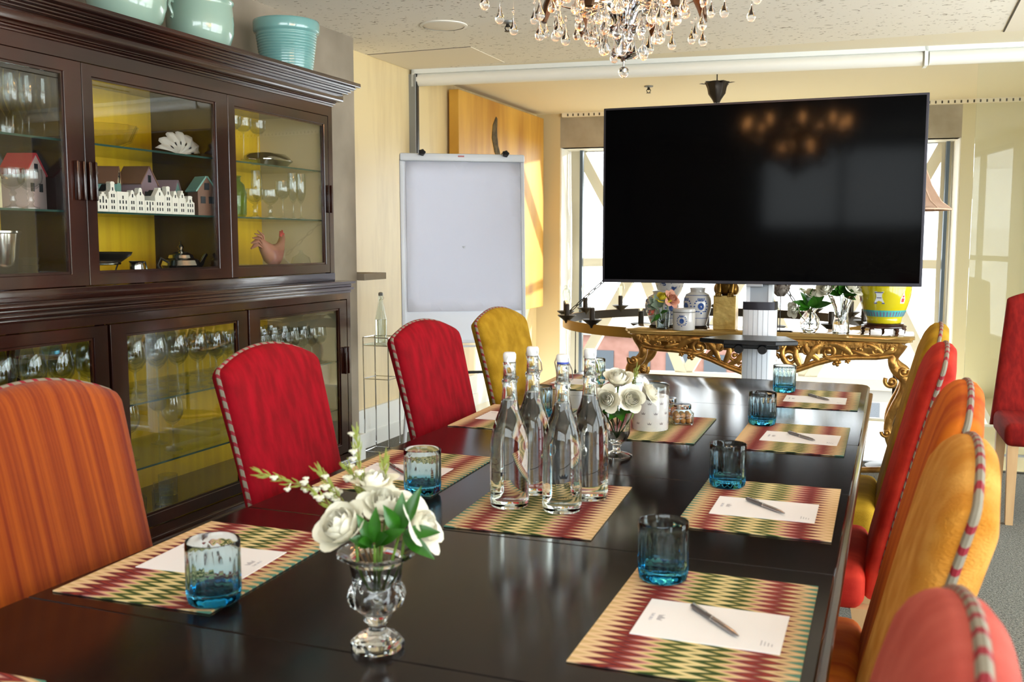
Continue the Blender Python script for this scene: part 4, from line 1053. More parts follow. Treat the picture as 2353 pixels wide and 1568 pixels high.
for u in (-.38, .38):
    for v in (-.22, .32):
        b = MB(); b.lathe([(0, -.012), (.022, -.012), (.025, 0), (.022, .012), (0, .012)], 16, M4=Matrix.Translation((cx + u, v, .025)) @ Matrix.Rotation(pi / 2, 4, 'Y')); b.build('caster', 'black_plastic', t)

# ================================================================== CARVED GILT CONSOLE
M['gilt'] = mat('carved gilt wood', '#b98a45', 0.34, metal=0.75, noise_s=18, noise_c='#7d5426', nlo=0.38, nhi=0.72, bump=0.35, bump_s=40)
M['gilt_top'] = mat('gilt table top', '#c2a05c', 0.18, metal=0.5, noise_s=3, noise_c='#a98447', coat=0.5)
CX, CYF = -.66, 5.42
CZ = .835
t = thing('console_table', 'carved gilt rococo console table behind the television column', 'console table', (CX, CYF, 0))
def topring(z, m_):
    ol = []
    for k in range(-14, 15):
        u = k / 14 * .74; v = -.012 * cos(u / .74 * pi * 2) + (.10 * max(0, abs(u) - .66) ** 1.2)
        ol.append((u, v))
    ol += [(.765, .03), (.765, .36), (-.765, .36), (-.765, .03)]
    return [Vector((u * (1 - m_ / .76), v + (m_ if v < .2 else -m_), z)) for u, v in ol]
b = MB(); b.loft([topring(CZ - .034, .022), topring(CZ - .028, .010), topring(CZ - .018, .010), topring(CZ - .014, 0.0), topring(CZ - .004, 0), topring(CZ, .005)]); b.build('console_top', 'gilt_top', t, ang=50)
b = MB(); b.box(-.70, .70, .022, .045, CZ - .068, CZ - .034, .003)
for k in range(64): b.box(-.69 + k * .0216, -.69 + k * .0216 + .012, .016, .024, CZ - .064, CZ - .038)
b.build('fluted_frieze', 'gilt', t, smooth=False)
def scroll(b, c, r, a0, turns, r0, y=.03, d=1, flat=1.0):
    n = int(22 * turns) + 6; pts = []; rs = []
    for i in range(n):
        q = i / (n - 1); a = a0 + d * q * turns * 2 * pi; rr = r * (1 - .86 * q)
        pts.append((c[0] + rr * cos(a), y - .006 * q, c[1] + rr * sin(a))); rs.append(r0 * (.95 - .35 * q))
    b.tube(pts, rs, 8); b.sphere(pts[-1], r0 * 1.15, 10, 8)
def leaf2(b, pts, w, y=.026, th=.5):
    n = len(pts)
    P = [Vector((x, y - .010 * sin(pi * i / (n - 1)), z)) for i, (x, z) in enumerate(pts)]
    sm = []
    for i in range(n - 1):
        for k in range(4): sm.append(P[i].lerp(P[i + 1], k / 4))
    sm.append(P[-1]); m_ = len(sm)
    for _ in range(3): sm = [sm[0]] + [(sm[i - 1] + sm[i] * 2 + sm[i + 1]) / 4 for i in range(1, m_ - 1)] + [sm[-1]]
    b.tube(sm, [w * (.30 + .8 * sin(pi * min(1, (i + 1) / m_) ** .8)) * (1 if i < m_ - 1 else .3) for i in range(m_)], 8, flat=th, up=Vector((0, 1, 0)))
def flower(b, c, r, y=.016):
    b.sphere((c[0], y, c[1]), (r * .4, r * .5, r * .4), 8, 6)
    for k in range(5):
        a = k * 2 * pi / 5; b.sphere((c[0] + r * .62 * cos(a), y + .006, c[1] + r * .62 * sin(a)), (r * .42, r * .3, r * .42), 8, 6)
def carve(b, s):
    X = lambda p: (p[0] * s, p[1])
    rail = [(.66, .735), (.58, .722), (.48, .718), (.38, .708), (.28, .676), (.18, .635), (.09, .605), (0.0, .590)]
    for off, w in ((0, .013), (.016, .008)): leaf_pts = [X((x, z + off)) for x, z in rail]; P = [Vector((x, .028, z)) for x, z in leaf_pts]; b.tube([P[0].lerp(P[0], 0)] + [P[i].lerp(P[i + 1], k / 4) for i in range(len(P) - 1) for k in range(1, 5)], w, 8)
    for c, r, a0, tn, w, d in (((.575, .760), .036, 2.2, 1.15, .010, -1), ((.50, .762), .030, .4, 1.2, .009, 1), ((.34, .742), .052, 3.4, 1.35, .0135, -1), ((.235, .745), .030, 1.0, 1.2, .009, 1), ((.145, .700), .042, 2.8, 1.3, .011, -1), ((.055, .69), .040, .2, 1.25, .011, 1), ((.42, .736), .026, 4.4, 1.1, .008, 1), ((.07, .755), .026, 2.0, 1.1, .008, -1), ((.11, .640), .024, .6, 1.1, .008, 1)):
        scroll(b, X(c), r, a0 if s > 0 else pi - a0, tn, w, .03, d * s)
    for pts, w in (([(.62, .74), (.56, .79), (.50, .79)], .012), ([(.46, .73), (.42, .775), (.36, .79), (.31, .785)], .017), ([(.30, .69), (.25, .73), (.22, .77), (.24, .795)], .015), ([(.32, .79), (.27, .76), (.24, .70), (.22, .66)], .017), ([(.20, .66), (.17, .72), (.19, .78)], .015), ([(.18, .65), (.12, .68), (.10, .73), (.13, .78)], .014), ([(.10, .62), (.06, .65), (.02, .66)], .014), ([(.05, .60), (.03, .64), (0.02, .74), (.03, .79)], .015), ([(.40, .715), (.36, .70), (.31, .72)], .012), ([(.55, .725), (.50, .745), (.44, .76)], .012), ([(.66, .79), (.65, .76), (.60, .735)], .014)):
        leaf2(b, [X(p) for p in pts], w)
    for c, r in (((.385, .690), .024), ((.10, .775), .022), ((.185, .765), .022), ((.44, .70), .016), ((.0, .70), .026), ((.29, .790), .014), ((.52, .78), .014)): flower(b, X(c), r)
b = MB(); carve(b, 1); carve(b, -1)
b.build('carved_apron', 'gilt', t, ang=70)
for s in (-1, 1):
    for yb, nm in ((.05, 1), (.31, 0)):
        b = MB()
        path = [(.70, .80, .036), (.685, .77, .034), (.665, .73, .026), (.66, .69, .024), (.685, .65, .030), (.73, .62, .034), (.735, .57, .034), (.71, .51, .030), (.675, .45, .025), (.65, .38, .022), (.65, .31, .021), (.68, .24, .022), (.705, .17, .021), (.70, .10, .019), (.67, .055, .022), (.66, .03, .030)]
        sm = []
        for i in range(len(path) - 1):
            for k in range(3): q = k / 3; sm.append(tuple(path[i][j] * (1 - q) + path[i + 1][j] * q for j in range(3)))
        sm.append(path[-1])
        for _ in range(2): sm = [sm[0]] + [tuple((sm[i - 1][j] + 2 * sm[i][j] + sm[i + 1][j]) / 4 for j in range(3)) for i in range(1, len(sm) - 1)] + [sm[-1]]
        b.tube([(s * x, yb, z) for x, z, r in sm], [r for *_, r in sm], 12)
        b.lathe([(0, 0), (.034, 0), (.036, .012), (.026, .026), (0, .03)], 16, (s * .66, yb, 0))
        if nm:
            for c, r, a0, tn, w, d in (((.655, .775), .034, 1.6, 1.3, .011, 1), ((.715, .655), .030, .4, 1.2, .012, -1), ((.66, .60), .034, 2.6, 1.2, .012, 1), ((.70, .47), .028, .0, 1.2, .010, -1), ((.645, .33), .026, 3.0, 1.2, .010, 1), ((.70, .12), .030, .2, 1.3, .011, -1)):
                scroll(b, (s * c[0], c[1]), r, a0 if s > 0 else pi - a0, tn, w, yb - .022, d * s)
            leaf2(b, [(s * .74, .60), (s * .72, .53), (s * .68, .46), (s * .66, .40)], .020, yb - .02)
            leaf2(b, [(s * .66, .74), (s * .655, .70), (s * .68, .66)], .018, yb - .02)
        b.build('cabriole_leg', 'gilt', t, ang=70)
b = MB(); b.box(-.69, .69, .30, .325, .70, .80, .004); b.build('rear_rail', 'gilt', t)
b = MB(); b.tube([(s_ * (.66 - .66 * q), .05 + .14 * sin(pi / 2 * q), .13 - .04 * sin(pi * q)) for s_, q in [(-1, k / 10) for k in range(11)] + [(1, 1 - k / 10) for k in range(1, 11)]], .016, 10); flower(b, (0, .15), .05, .17); b.build('stretcher', 'gilt', t)

# ---- what stands on the console
def delft_mat():
    m = mat('blue and white porcelain', '#e4e4e6', 0.15, coat=0.5, noise_s=24, noise_c='#2c4a8c', nlo=0.56, nhi=0.60, detail=5); return m
M['delft'] = delft_mat(); M['delft_plain'] = mat('greyish white porcelain', '#d3cfcb', 0.15, coat=0.5); M['delft_blue'] = mat('cobalt blue glaze', '#31518f', 0.2)
M['dark_stand'] = mat('dark lacquer', '#1c1412', 0.25); M['rosewood'] = mat('carved rosewood', '#4a2413', 0.3, noise_s=8, noise_c='#2d150b')
def jar_prof(r, h, neck, nh, shoulder=.72):
    o = [(0, .003), (r * .62, 0), (r * .66, .006), (r * .80, h * .22), (r * .96, h * .45), (r, h * .6), (r * .95, h * shoulder), (r * .80, h * .83), (neck, h - nh), (neck * .98, h - nh * .9), (neck * 1.02, h - .006), (neck * 1.08, h), (neck * .95, h)]
    i = [(neck * .88, h - nh * .8), (r * .85, h * .7), (r * .85, h * .5), (r * .5, .02), (0, .015)]
    return o + i
def crest(b, cx_, cz_, s, rf):
    """painted crest wrapped on a jar; rf(z) = radius"""
    def pt(u, v, d): r = rf(cz_ + v * s) + .0008 + d; a = (cx_ + u * s) / r; return Vector((r * sin(a), -r * cos(a), cz_ + v * s))
    def blob(u, v, ru, rv, n=12): b.loft([[pt(u + ru * cos(2 * pi * k / n), v + rv * sin(2 * pi * k / n), d) for k in range(n)] for d in (0, .0006)])
    blob(0, 0, .42, .48, 16)
    for u in (-.42, -.21, 0, .21, .42): blob(u, .98, .07, .16, 8)
    blob(0, .78, .50, .09)
    for s_ in (-1, 1):
        for k in range(6):
            a = radians(-70 + 35 * k); blob(s_ * (.75 + .14 * cos(a * 2)), .9 * sin(a) * .8, .13, .10, 8)
        blob(s_ * .35, -.7, .2, .07, 8)
    blob(0, -.92, .12, .12, 8)
def porcelain_jar(name, label, x, y, r, h, neck, nh, body='delft_plain', stand=True, cs=None, cxs=(0,)):
    z0 = .014 if stand else 0
    t = thing(name, label, 'jar', (x, y, CZ + .0006), 0, 'blue and white jars on the console')
    pr = jar_prof(r, h, neck, nh)
    MB().lathe([(a, b_ + z0) for a, b_ in pr], 40, caps=False).build('body', body, t, ang=60)
    if stand: MB().lathe([(0, 0), (r * .72, 0), (r * .78, .006), (r * .70, .010), (r * .72, .0145), (0, .0145)], 32).build('stand', 'dark_stand', t)
    if cs:
        pts = [(a, b_ + z0) for a, b_ in pr[:13]]
        def rf(z):
            for (r0, z0_), (r1, z1_) in zip(pts, pts[1:]):
                if z0_ <= z <= z1_ and z1_ > z0_: return r0 + (r1 - r0) * (z - z0_) / (z1_ - z0_)
            return r
        for c in cxs:
            b = MB(); crest(b, c, h * .52 + z0, cs, rf); o = b.build('painted_crest', 'delft_blue', t, smooth=False)
        b = MB()
        for z in (h * .80 + z0, h * .2 + z0): b.loft([[Vector(((rf(zz) + .0006) * cos(2 * pi * k / 40), (rf(zz) + .0006) * sin(2 * pi * k / 40), zz)) for k in range(40)] for zz in (z, z + .003)], False, False)
        b.build('painted_band', 'delft_blue', t)
    return t
porcelain_jar('ginger_jar', 'wide blue and white jar on a dark stand, left end of the console', -1.245, 5.585, .097, .195, .052, .02, cs=.042, cxs=(-.10, .08))
porcelain_jar('ginger_jar', 'collared blue and white jar right of the little bouquet', -1.045, 5.605, .080, .215, .042, .026, cs=.042, cxs=(.035, -.06))
t = thing('tall_vase', 'tall blue patterned vase whose top the television hides', 'vase', (-1.235, 5.735, CZ + .0006))
MB().lathe([(0, .003), (.040, 0), (.043, .01), (.045, .16), (.070, .20), (.086, .25), (.088, .29), (.07, .34), (.035, .37), (.036, .41), (.048, .43), (.042, .43), (.03, .41), (.029, .37), (.06, .3), (0, .05)], 36, caps=False).build('body', 'delft', t, ang=60)
t = thing('crested_canister', 'small white canister with a blue crest, front of the console', 'jar', (-1.090, 5.452, CZ + .0006), 0)
MB().lathe([(0, 0), (.058, 0), (.061, .004), (.062, .095), (.060, .099), (.056, .10), (0, .10)], 36, caps=False).build('body', 'delft_plain', t)
MB().lathe([(0, .1005), (.0625, .1005), (.0635, .104), (.0635, .112), (.060, .118), (.03, .124), (0, .125)], 36, caps=False).build('lid', 'delft_plain', t)
MB().lathe([(.0605, .0985), (.063, .0985), (.063, .1010), (.0605, .1010)], 36).build('seal', 'dark_stand', t)
b = MB(); crest(b, .0, .052, .030, lambda z: .0622); b.build('painted_crest', 'delft_blue', t, smooth=False)
# gilt lion on a block
M['gold_leaf'] = mat('gold leaf', '#cdb06c', 0.32, metal=0.85, noise_s=14, noise_c='#b08f4c', bump=0.15, bump_s=30); M['bronze'] = mat('dark gilt bronze', '#9a7434', 0.28, metal=0.9, noise_s=20, noise_c='#5f421a')
t = thing('lion_sculpture', 'gilt lion with dark paws crouching on a tall gold block', 'sculpture', (-.882, 5.58, CZ + .0006))
MB().box(-.062, .062, -.045, .055, 0, .190, .002).build('block', 'gold_leaf', t, smooth=False)
b = MB()
b.sphere((0, .010, .245), (.055, .050, .060), 20, 14); b.sphere((0, -.005, .300), (.045, .042, .050), 20, 14); b.sphere((0, -.025, .355), (.034, .036, .036), 18, 12); b.sphere((0, -.055, .348), (.018, .018, .016), 12, 8)
for s in (-1, 1):
    b.tube([(s * .03, -.005, .30), (s * .036, -.022, .25), (s * .034, -.030, .205)], [.022, .017, .014], 10); b.sphere((s * .048, .012, .225), (.022, .040, .034), 12, 8)
    b.sphere((s * .026, -.015, .388), (.010, .008, .013), 8, 6)
b.build('lion_body', 'bronze', t, ang=80)
for s in (-1, 1):
    b = MB(); b.sphere((s * .034, -.040, .199), (.017, .018, .010), 12, 8)
    for k in range(4): b.tube([(s * .034 - .0135 + k * .009, -.050, .200), (s * .034 - .0135 + k * .009, -.0565, .194), (s * .034 - .0135 + k * .009, -.0575, .183)], [.0048, .0048, .002], 6)
    b.build('paw', 'bronze', t, ang=80)

# ---- flower building
M['rose_white'] = mat('ivory rose petals', '#e9e5d4', 0.55, sss=0.1); M['rose_green'] = mat('pale green petal base', '#dbe0b0', 0.55)
M['leaf_dark'] = mat('glossy dark leaf', '#2b6412', 0.3, noise_s=30, noise_c='#1d480c'); M['leaf_mid'] = mat('olive sprig leaf', '#8f9a45', 0.5); M['stem_green'] = mat('green stem', '#6f9138', 0.5); M['bud_white'] = mat('cream waxflower bud', '#e9e6d2', 0.4); M['twig'] = mat('woody twig', '#7a5a34', 0.6)
M['rose_yellow'] = mat('yellow rose petals', '#e3cf3a', 0.55); M['rose_peach'] = mat('peach bloom petals', '#d99a80', 0.6); M['coral_petal'] = mat('coral petals', '#e0745c', 0.6); M['sage'] = mat('sage grey leaf', '#74806a', 0.6)
VR = Vector((.932, .362, 0)); VF = Vector((-.362, .932, 0)); VU = Vector((0, 0, 1))
def off(r, d, z): return VR * r + VF * d + VU * z
def frame(dirv):
    d = Vector(dirv).normalized(); x = d.orthogonal().normalized(); y = d.cross(x)
    return Matrix((x, y, d)).transposed().to_4x4()
def bloom(R, openness=1.0, seed=1, layers=((5, 1.0, .78), (5, .88, .88), (5, .74, .96), (4, .60, 1.01), (4, .46, 1.05), (3, .32, 1.07), (2, .17, 1.06))):
    rg = random.Random(seed); b = MB()
    for li, (n, rr, hh) in enumerate(layers):
        for k in range(n):
            ph = 2 * pi * (k + .5 * (li % 2)) / n + rg.uniform(-.15, .15); half = pi / n * 1.25
            cl = .0 if li < 1 else min(.42, .10 + .06 * li); R0 = R * rr; H = R * 1.25 * hh * rg.uniform(.94, 1.05); curl = openness * (.55 if li == 0 else .30 if li == 1 else .08) * rg.uniform(.7, 1.2)
            rows = []
            for j in range(8):
                tq = j / 7; row = []
                for i in range(7):
                    s = -1 + 2 * i / 6
                    edge = 1 - .22 * s * s * tq
                    tt = tq * edge
                    rad = R0 * (.30 + .70 * sin(min(1, tt * 1.15) * pi / 2)) * (1 + curl * tt ** 4 - cl * tt ** 3) * (1 - .05 * s * s)
                    z = H * tt - curl * R0 * .55 * max(0, tt - .72) * 2.2
                    a = ph + s * half * (.35 + .65 * sin(min(1, tq * 1.4) * pi / 2)) * (1 - .18 * tq)
                    wv = .03 * R * sin(3 * s + seed + k) * tt
                    row.append(Vector(((rad + wv) * cos(a), (rad + wv) * sin(a), z)))
                rows.append(row)
            b.strip(rows)
    return b
def rose(label, vloc, head, R, dirv, base, petals='rose_white', openness=1.0, seed=1, group=None, name='white_rose'):
    """head and base are offsets (right, away, up) from the vase's foot"""
    o = Vector(vloc); hp = off(*head); bp = off(*base)
    t = thing(name, label, 'rose', o + hp, 0, group)
    Mx = frame(off(*dirv))
    b = bloom(R, openness, seed); b.xf(Mx @ Matrix.Translation((0, 0, -R * .45))); b.build('petals', petals, t, ang=80)
    b = MB(); d = off(*dirv).normalized()
    b.tube([d * (-R * .45), d * (-R * .9) + VU * -.004, (bp - hp) * .5 + Vector((0, 0, -.0)), bp - hp], [.004, .0022, .0022, .002], 6); b.build('stem', 'stem_green', t)
    b = MB()
    for k in range(5):
        a = 2 * pi * k / 5; q = Mx @ Vector((R * .38 * cos(a), R * .38 * sin(a), -R * .25)); e = Mx @ Vector((R * .7 * cos(a), R * .7 * sin(a), R * .05))
        b.tube([d * (-R * .47), q, e], [.003, R * .10, .0008], 6, flat=.3)
    b.build('sepals', 'stem_green', t)
    return t
def leafmesh(b, p, d, n, L_, W_, bend=.25):
    """one pointed oval leaf from p along d, face normal n"""
    d = d.normalized(); s = d.cross(n).normalized(); n = s.cross(d).normalized(); rows = []
    for j in range(9):
        q = j / 8; w = W_ * sin(pi * q ** .85) ; c = p + d * (L_ * q) - n * (bend * L_ * q * q)
        rows.append([c - s * w + n * (.18 * w), c - s * w * .5 + n * .02 * w, c - n * .06 * w, c + s * w * .5 + n * .02 * w, c + s * w + n * (.18 * w)])
    b.strip(rows)
def leafy(label, vloc, at, leaves, base, m='leaf_dark', name='leaf_sprig', group=None):
    t = thing(name, label, 'leaf sprig', Vector(vloc) + off(*at), 0, group)
    for (r, d, u, L_, W_) in leaves:
        b = MB(); dv = off(r, d, u); leafmesh(b, dv.normalized() * .004, dv, (VU * .6 - VF * .8), L_, W_); b.build('leaf', m, t, ang=80)
    b = MB(); b.tube([Vector((0, 0, 0)), (off(*base) - off(*at)) * .5, off(*base) - off(*at)], .002, 6); b.build('stem', 'stem_green', t)
    return t
def waxsprig(label, vloc, pts, seed, nb=6, group=None, name='waxflower_sprig'):
    """needle-leaved sprig with little buds along a path of (right, away, up) offsets"""
    rg = random.Random(seed); P = [off(*p) for p in pts]; sm = [P[0]]
    for i in range(len(P) - 1):
        for k in range(1, 6): sm.append(P[i].lerp(P[i + 1], k / 5))
    t = thing(name, label, 'flower sprig', Vector(vloc) + P[0], 0, group); sm = [p - P[0] for p in sm]
    b = MB(); b.tube(sm, [.0016 * (1 - .6 * i / len(sm)) for i in range(len(sm))], 6); b.build('stem', 'twig', t)
    b = MB(); n = len(sm)
    for i in range(n // 3, n):
        ax = (sm[min(i + 1, n - 1)] - sm[i - 1]).normalized()
        for k in range(5):
            e = Vector((rg.gauss(0, 1), rg.gauss(0, 1), rg.gauss(0, 1))); e = (e - ax * e.dot(ax)).normalized()
            q = sm[i] + (ax * rg.uniform(-.004, .004)); L_ = rg.uniform(.009, .018); b.tube([q, q + (e * .55 + ax) * L_ * .6, q + (e * .45 + ax * 1.15) * L_], [.0007, .0011, .0003], 5)
    nd_ = b.build('needle_leaves', 'leaf_mid', t)
    for k in range(nb):
        i = rg.randrange(n // 2, n); e = Vector((rg.gauss(0, 1), rg.gauss(0, 1), rg.gauss(0, 1))).normalized()
        c = sm[i] + e * rg.uniform(.006, .014); r_ = rg.uniform(.0028, .0048)
        b = MB(); b.sphere(c, r_, 8, 6)
        for q in range(5): a = q * 1.257; b.sphere(c + Vector((r_ * 1.1 * cos(a), r_ * 1.1 * sin(a), r_ * .5)), (r_ * .7, r_ * .7, r_ * .45), 6, 4)
        b.tube([sm[i], c], .0006, 5); b.build('bud', 'bud_white', t)
    return t
M['crystal'] = real_glass('lead crystal', (.975, .985, .985), ior=1.52)

# front vase: lobed crystal urn on an octagonal foot
VX, VY = -.657, 1.172
V1 = (VX, VY, TZ + .0006)
t = thing('crystal_urn_vase', 'small crystal urn vase with octagonal foot, lowest on the table', 'vase', V1)
def urn_mod(a, r, z):
    if z < .022: 
        q = ((a + pi / 8) % (pi / 4)) - pi / 8; return r * cos(pi / 8) / cos(q)
    if .05 < z < .092 and r > .028: k = sin((z - .05) / .042 * pi); return r * (1 + .10 * k * (abs(cos(4 * a)) - .5))
    if z > .128 and r > .044: return r * (1 + .018 * cos(24 * a))
    return r
MB().lathe([(0, 0), (.037, 0), (.0385, .003), (.0385, .009), (.034, .0125), (.033, .0125), (.0295, .017), (.0285, .017), (.018, .0225), (.0125, .026), (.0115, .030), (.0125, .034), (.019, .040), (.0205, .046), (.020, .049), (.026, .054), (.0365, .064), (.0400, .074), (.0385, .084), (.0345, .090), (.0335, .094), (.0350, .108), (.0375, .122), (.0440, .129), (.0535, .133), (.0545, .1355), (.053, .138), (.045, .1365), (.036, .132), (.0335, .122), (.0305, .105), (.028, .09), (.0235, .07), (.016, .058), (0, .054)], 72, mod=urn_mod, caps=False).build('urn', 'crystal', t, ang=30)
g1 = 'white roses in the urn vase'; g1 = None
rose('big full white rose at the left of the urn vase', V1, (-.043, -.01, .172), .033, (-.5, -.55, .7), (-.006, 0, .062), seed=3, openness=.7)
rose('white rose standing highest at the back of the urn vase', V1, (-.006, .035, .222), .024, (-.05, -.1, 1), (.004, .004, .064), seed=5)
rose('white rose in the middle of the urn vase above the leaves', V1, (.012, .012, .198), .027, (.1, -.5, .85), (.0, .006, .066), seed=8)
rose('pointed half open white rose leaning right out of the urn vase', V1, (.060, -.004, .172), .028, (.85, -.25, .5), (.008, .0, .062), openness=1.3, seed=11)
leafy('glossy dark leaf spray at the front of the urn vase', V1, (.002, -.030, .155), ((-.35, -.3, .85, .046, .009), (.05, -.3, 1, .050, .009), (.6, -.4, .5, .050, .010), (-.6, -.5, .4, .034, .010), (.25, -.6, .45, .040, .011), (-.2, -.7, .4, .036, .010)), (-.002, -.004, .066))
leafy('dark leaf spray with upright leaves right of the urn roses', V1, (.036, -.026, .170), ((.05, -.1, 1, .052, .010), (.35, -.1, .9, .066, .010), (.95, -.3, .2, .052, .010), (-.3, -.4, .8, .044, .010), (.8, -.5, -.35, .055, .010)), (.004, -.004, .064))
waxsprig('long waxflower sprig reaching left from the urn vase', V1, ((-.008, .01, .09), (-.045, .02, .175), (-.095, .03, .218), (-.165, .035, .238)), 21, 8)
waxsprig('upright waxflower sprig rising from the urn vase', V1, ((-.006, .02, .10), (-.022, .03, .19), (-.026, .035, .245), (-.031, .035, .295)), 22, 5)
waxsprig('bushy waxflower sprig behind the left rose', V1, ((-.006, .015, .10), (-.04, .04, .18), (-.068, .045, .215), (-.082, .045, .235)), 23, 9)
waxsprig('short waxflower sprig above the middle rose', V1, ((.0, .02, .10), (-.02, .05, .19), (-.03, .05, .215), (-.045, .05, .24)), 24, 8)
waxsprig('thin waxflower tip beside the highest rose', V1, ((.002, .02, .10), (.0, .05, .19), (.004, .05, .23), (.006, .05, .252)), 25, 3)

# second vase: footed goblet with white lisianthus
V2 = (-.672, 2.495, TZ + .0006)
t = thing('goblet_vase', 'footed clear glass vase beside the water bottles', 'vase', V2)
MB().lathe([(0, .002), (.040, 0), (.0415, .002), (.034, .006), (.016, .011), (.0095, .015), (.0105, .024), (.013, .027), (.0105, .030), (.016, .034), (.027, .044), (.0345, .062), (.0350, .075), (.0365, .095), (.0425, .119), (.0415, .1195), (.0345, .096), (.0325, .075), (.031, .062), (.022, .045), (0, .036)], 40, caps=False, mod=lambda a, r, z: r * (1 + (.03 * cos(12 * a) if .03 < z < .07 and r > .02 else 0))).build('goblet', 'crystal', t, ang=60)
B2 = (0, 0, .044)
rose('topmost white rose in the goblet vase', V2, (.004, .01, .200), .033, (0, -.45, .9), B2, seed=31, openness=.6)
rose('white lisianthus facing out at the left of the goblet vase', V2, (-.030, -.03, .154), .029, (-.25, -.9, .3), B2, seed=32, openness=.75)
rose('round white rose facing out in the centre of the goblet vase', V2, (.032, -.035, .156), .029, (.2, -.9, .35), B2, seed=33, openness=.6)
rose('half open white rose leaning over the canister', V2, (.080, .0, .166), .029, (.8, -.3, .5), B2, seed=34, openness=1.3)
rose('small white rose at the far left of the goblet vase', V2, (-.060, .0, .178), .018, (-.9, -.2, .4), B2, seed=35)
leafy('dark leaf spray under the goblet vase roses', V2, (0, -.02, .125), ((-.8, -.3, .1, .05, .012), (.7, -.4, .15, .05, .013), (.1, -.8, -.2, .045, .013), (-.4, -.6, -.2, .04, .012), (.9, -.1, .35, .055, .012), (-.3, -.3, .9, .05, .011)), B2)
waxsprig('green waxflower sprig left of the topmost goblet rose', V2, ((-.004, .01, .08), (-.03, .02, .15), (-.045, .02, .2), (-.05, .02, .235)), 41, 6)
waxsprig('green needle sprig right of the topmost goblet rose', V2, ((.004, .01, .08), (.03, .02, .15), (.045, .02, .19), (.052, .02, .222)), 42, 3)
waxsprig('low green sprig at the left edge of the goblet vase', V2, ((-.004, .0, .08), (-.04, -.01, .12), (-.06, -.015, .14), (-.07, -.015, .16)), 43, 4)

# canister, jars
M['jar_clear'] = thin_glass('very clear glass', (.985, .99, .99))
M['crown_print'] = mat('grey crown print', '#a9a3a6', 0.6)
t = thing('crown_canister', 'white canister printed with little crowns in a glass jar, on the middle placemat', 'canister', (-.673, 2.885, TZ + .0036))
MB().lathe([(0, 0), (.0525, 0), (.0535, .003), (.0535, .100), (.050, .102), (0, .102)], 40, caps=False).build('canister', 'porcelain', t)
b = MB()
for r_ in range(3):
    for k in range(9):
        a = 2 * pi * (k + .5 * (r_ % 2)) / 9; z = .020 + .030 * r_
        pts = [(-.005, 0), (.005, 0), (.0065, .007), (.003, .003), (0, .008), (-.003, .003), (-.0065, .007)]
        b.loft([[Vector(((.0537 + d) * cos(a + u / .0537), (.0537 + d) * sin(a + u / .0537), z + v)) for u, v in pts] for d in (0, .0003)])
b.build('crown_pattern', 'crown_print', t, smooth=False)
MB().lathe([(.0545, .0), (.056, .004), (.056, .120), (.052, .130), (.0515, .130), (.0552, .119), (.0552, .004), (.0545, .001)], 40, caps=False).build('glass_jar', 'jar_clear', t)
b = MB(); b.lathe([(.057, .1225), (.056, .134), (.045, .140), (0, .143), (0, .1415), (.045, .1385), (.0545, .133), (.0555, .1225)], 40, caps=False); b.build('lid', 'thin_clear', t)
M['nut'] = mat('roasted hazelnut', '#c98f45', 0.5, noise_s=60, noise_c='#a8692a'); M['sweet_orange'] = mat('orange sweet', '#e0742a', 0.3); M['sweet_green'] = mat('green sweet', '#6f9a35', 0.3)
def snack_jar(label, x, y, rz, fills, rr, seed):
    rg = random.Random(seed)
    t = thing('snack_jar', label, 'jar', (x, y, TZ + .0036), rz, 'little lidded snack jars')
    def sq(h, z, n=28): return [Vector((h * math.copysign(abs(cos(a)) ** .35, cos(a)), h * math.copysign(abs(sin(a)) ** .35, sin(a)), z)) for a in [2 * pi * k / n for k in range(n)]]
    b = MB(); b.loft([sq(.030, 0), sq(.033, .003), sq(.033, .036), sq(.027, .043), sq(.024, .045), sq(.0238, .047), sq(.0226, .047), sq(.0226, .0445), sq(.0255, .0425), sq(.0315, .036), sq(.0315, .004), sq(.028, .002)]); b.build('glass', 'thin_clear', t, ang=50)
    MB().lathe([(.0225, .0475), (.027, .0475), (.0275, .049), (.0275, .060), (.026, .0615), (0, .0615)], 32, caps=False).build('lid', 'chrome', t)
    MB().lathe([(0, .0616), (.006, .0616), (.006, .0625), (0, .0628)], 12).build('lid_button', 'pen_dark', t)
    k = 0
    for z in (.0035 + rr, .0035 + rr * 2.75, ):
        for i in range(3):
            for j in range(3):
                c = Vector(((i - 1) * .0185 + rg.uniform(-.0015, .0015), (j - 1) * .0185 + rg.uniform(-.0015, .0015), z + rg.uniform(-.001, .001)))
                b = MB(); b.sphere((0, 0, 0), (rr, rr, rr * 1.04), 10, 8)
                o = b.build('nut' if fills == ['nut'] else 'sweet', fills[k % len(fills)]); k += 1
                o.location = t.location + Matrix.Rotation(rz, 3, 'Z') @ c
                tag(o, ('roasted nut in the square jar with a metal lid' if fills == ['nut'] else 'coloured sweet in the jar behind the nut jar'), 'nut' if fills == ['nut'] else 'sweet', 'nuts in the square jar' if fills == ['nut'] else 'sweets in the rear jar')
snack_jar('square glass jar of nuts with metal lid on the middle placemat', -.600, 3.0, .35, ['nut'], .0088, 5)
snack_jar('square glass jar of coloured sweets behind the nut jar', -.668, 3.105, .2, ['sweet_orange', 'sweet_green', 'nut'], .0088, 6)
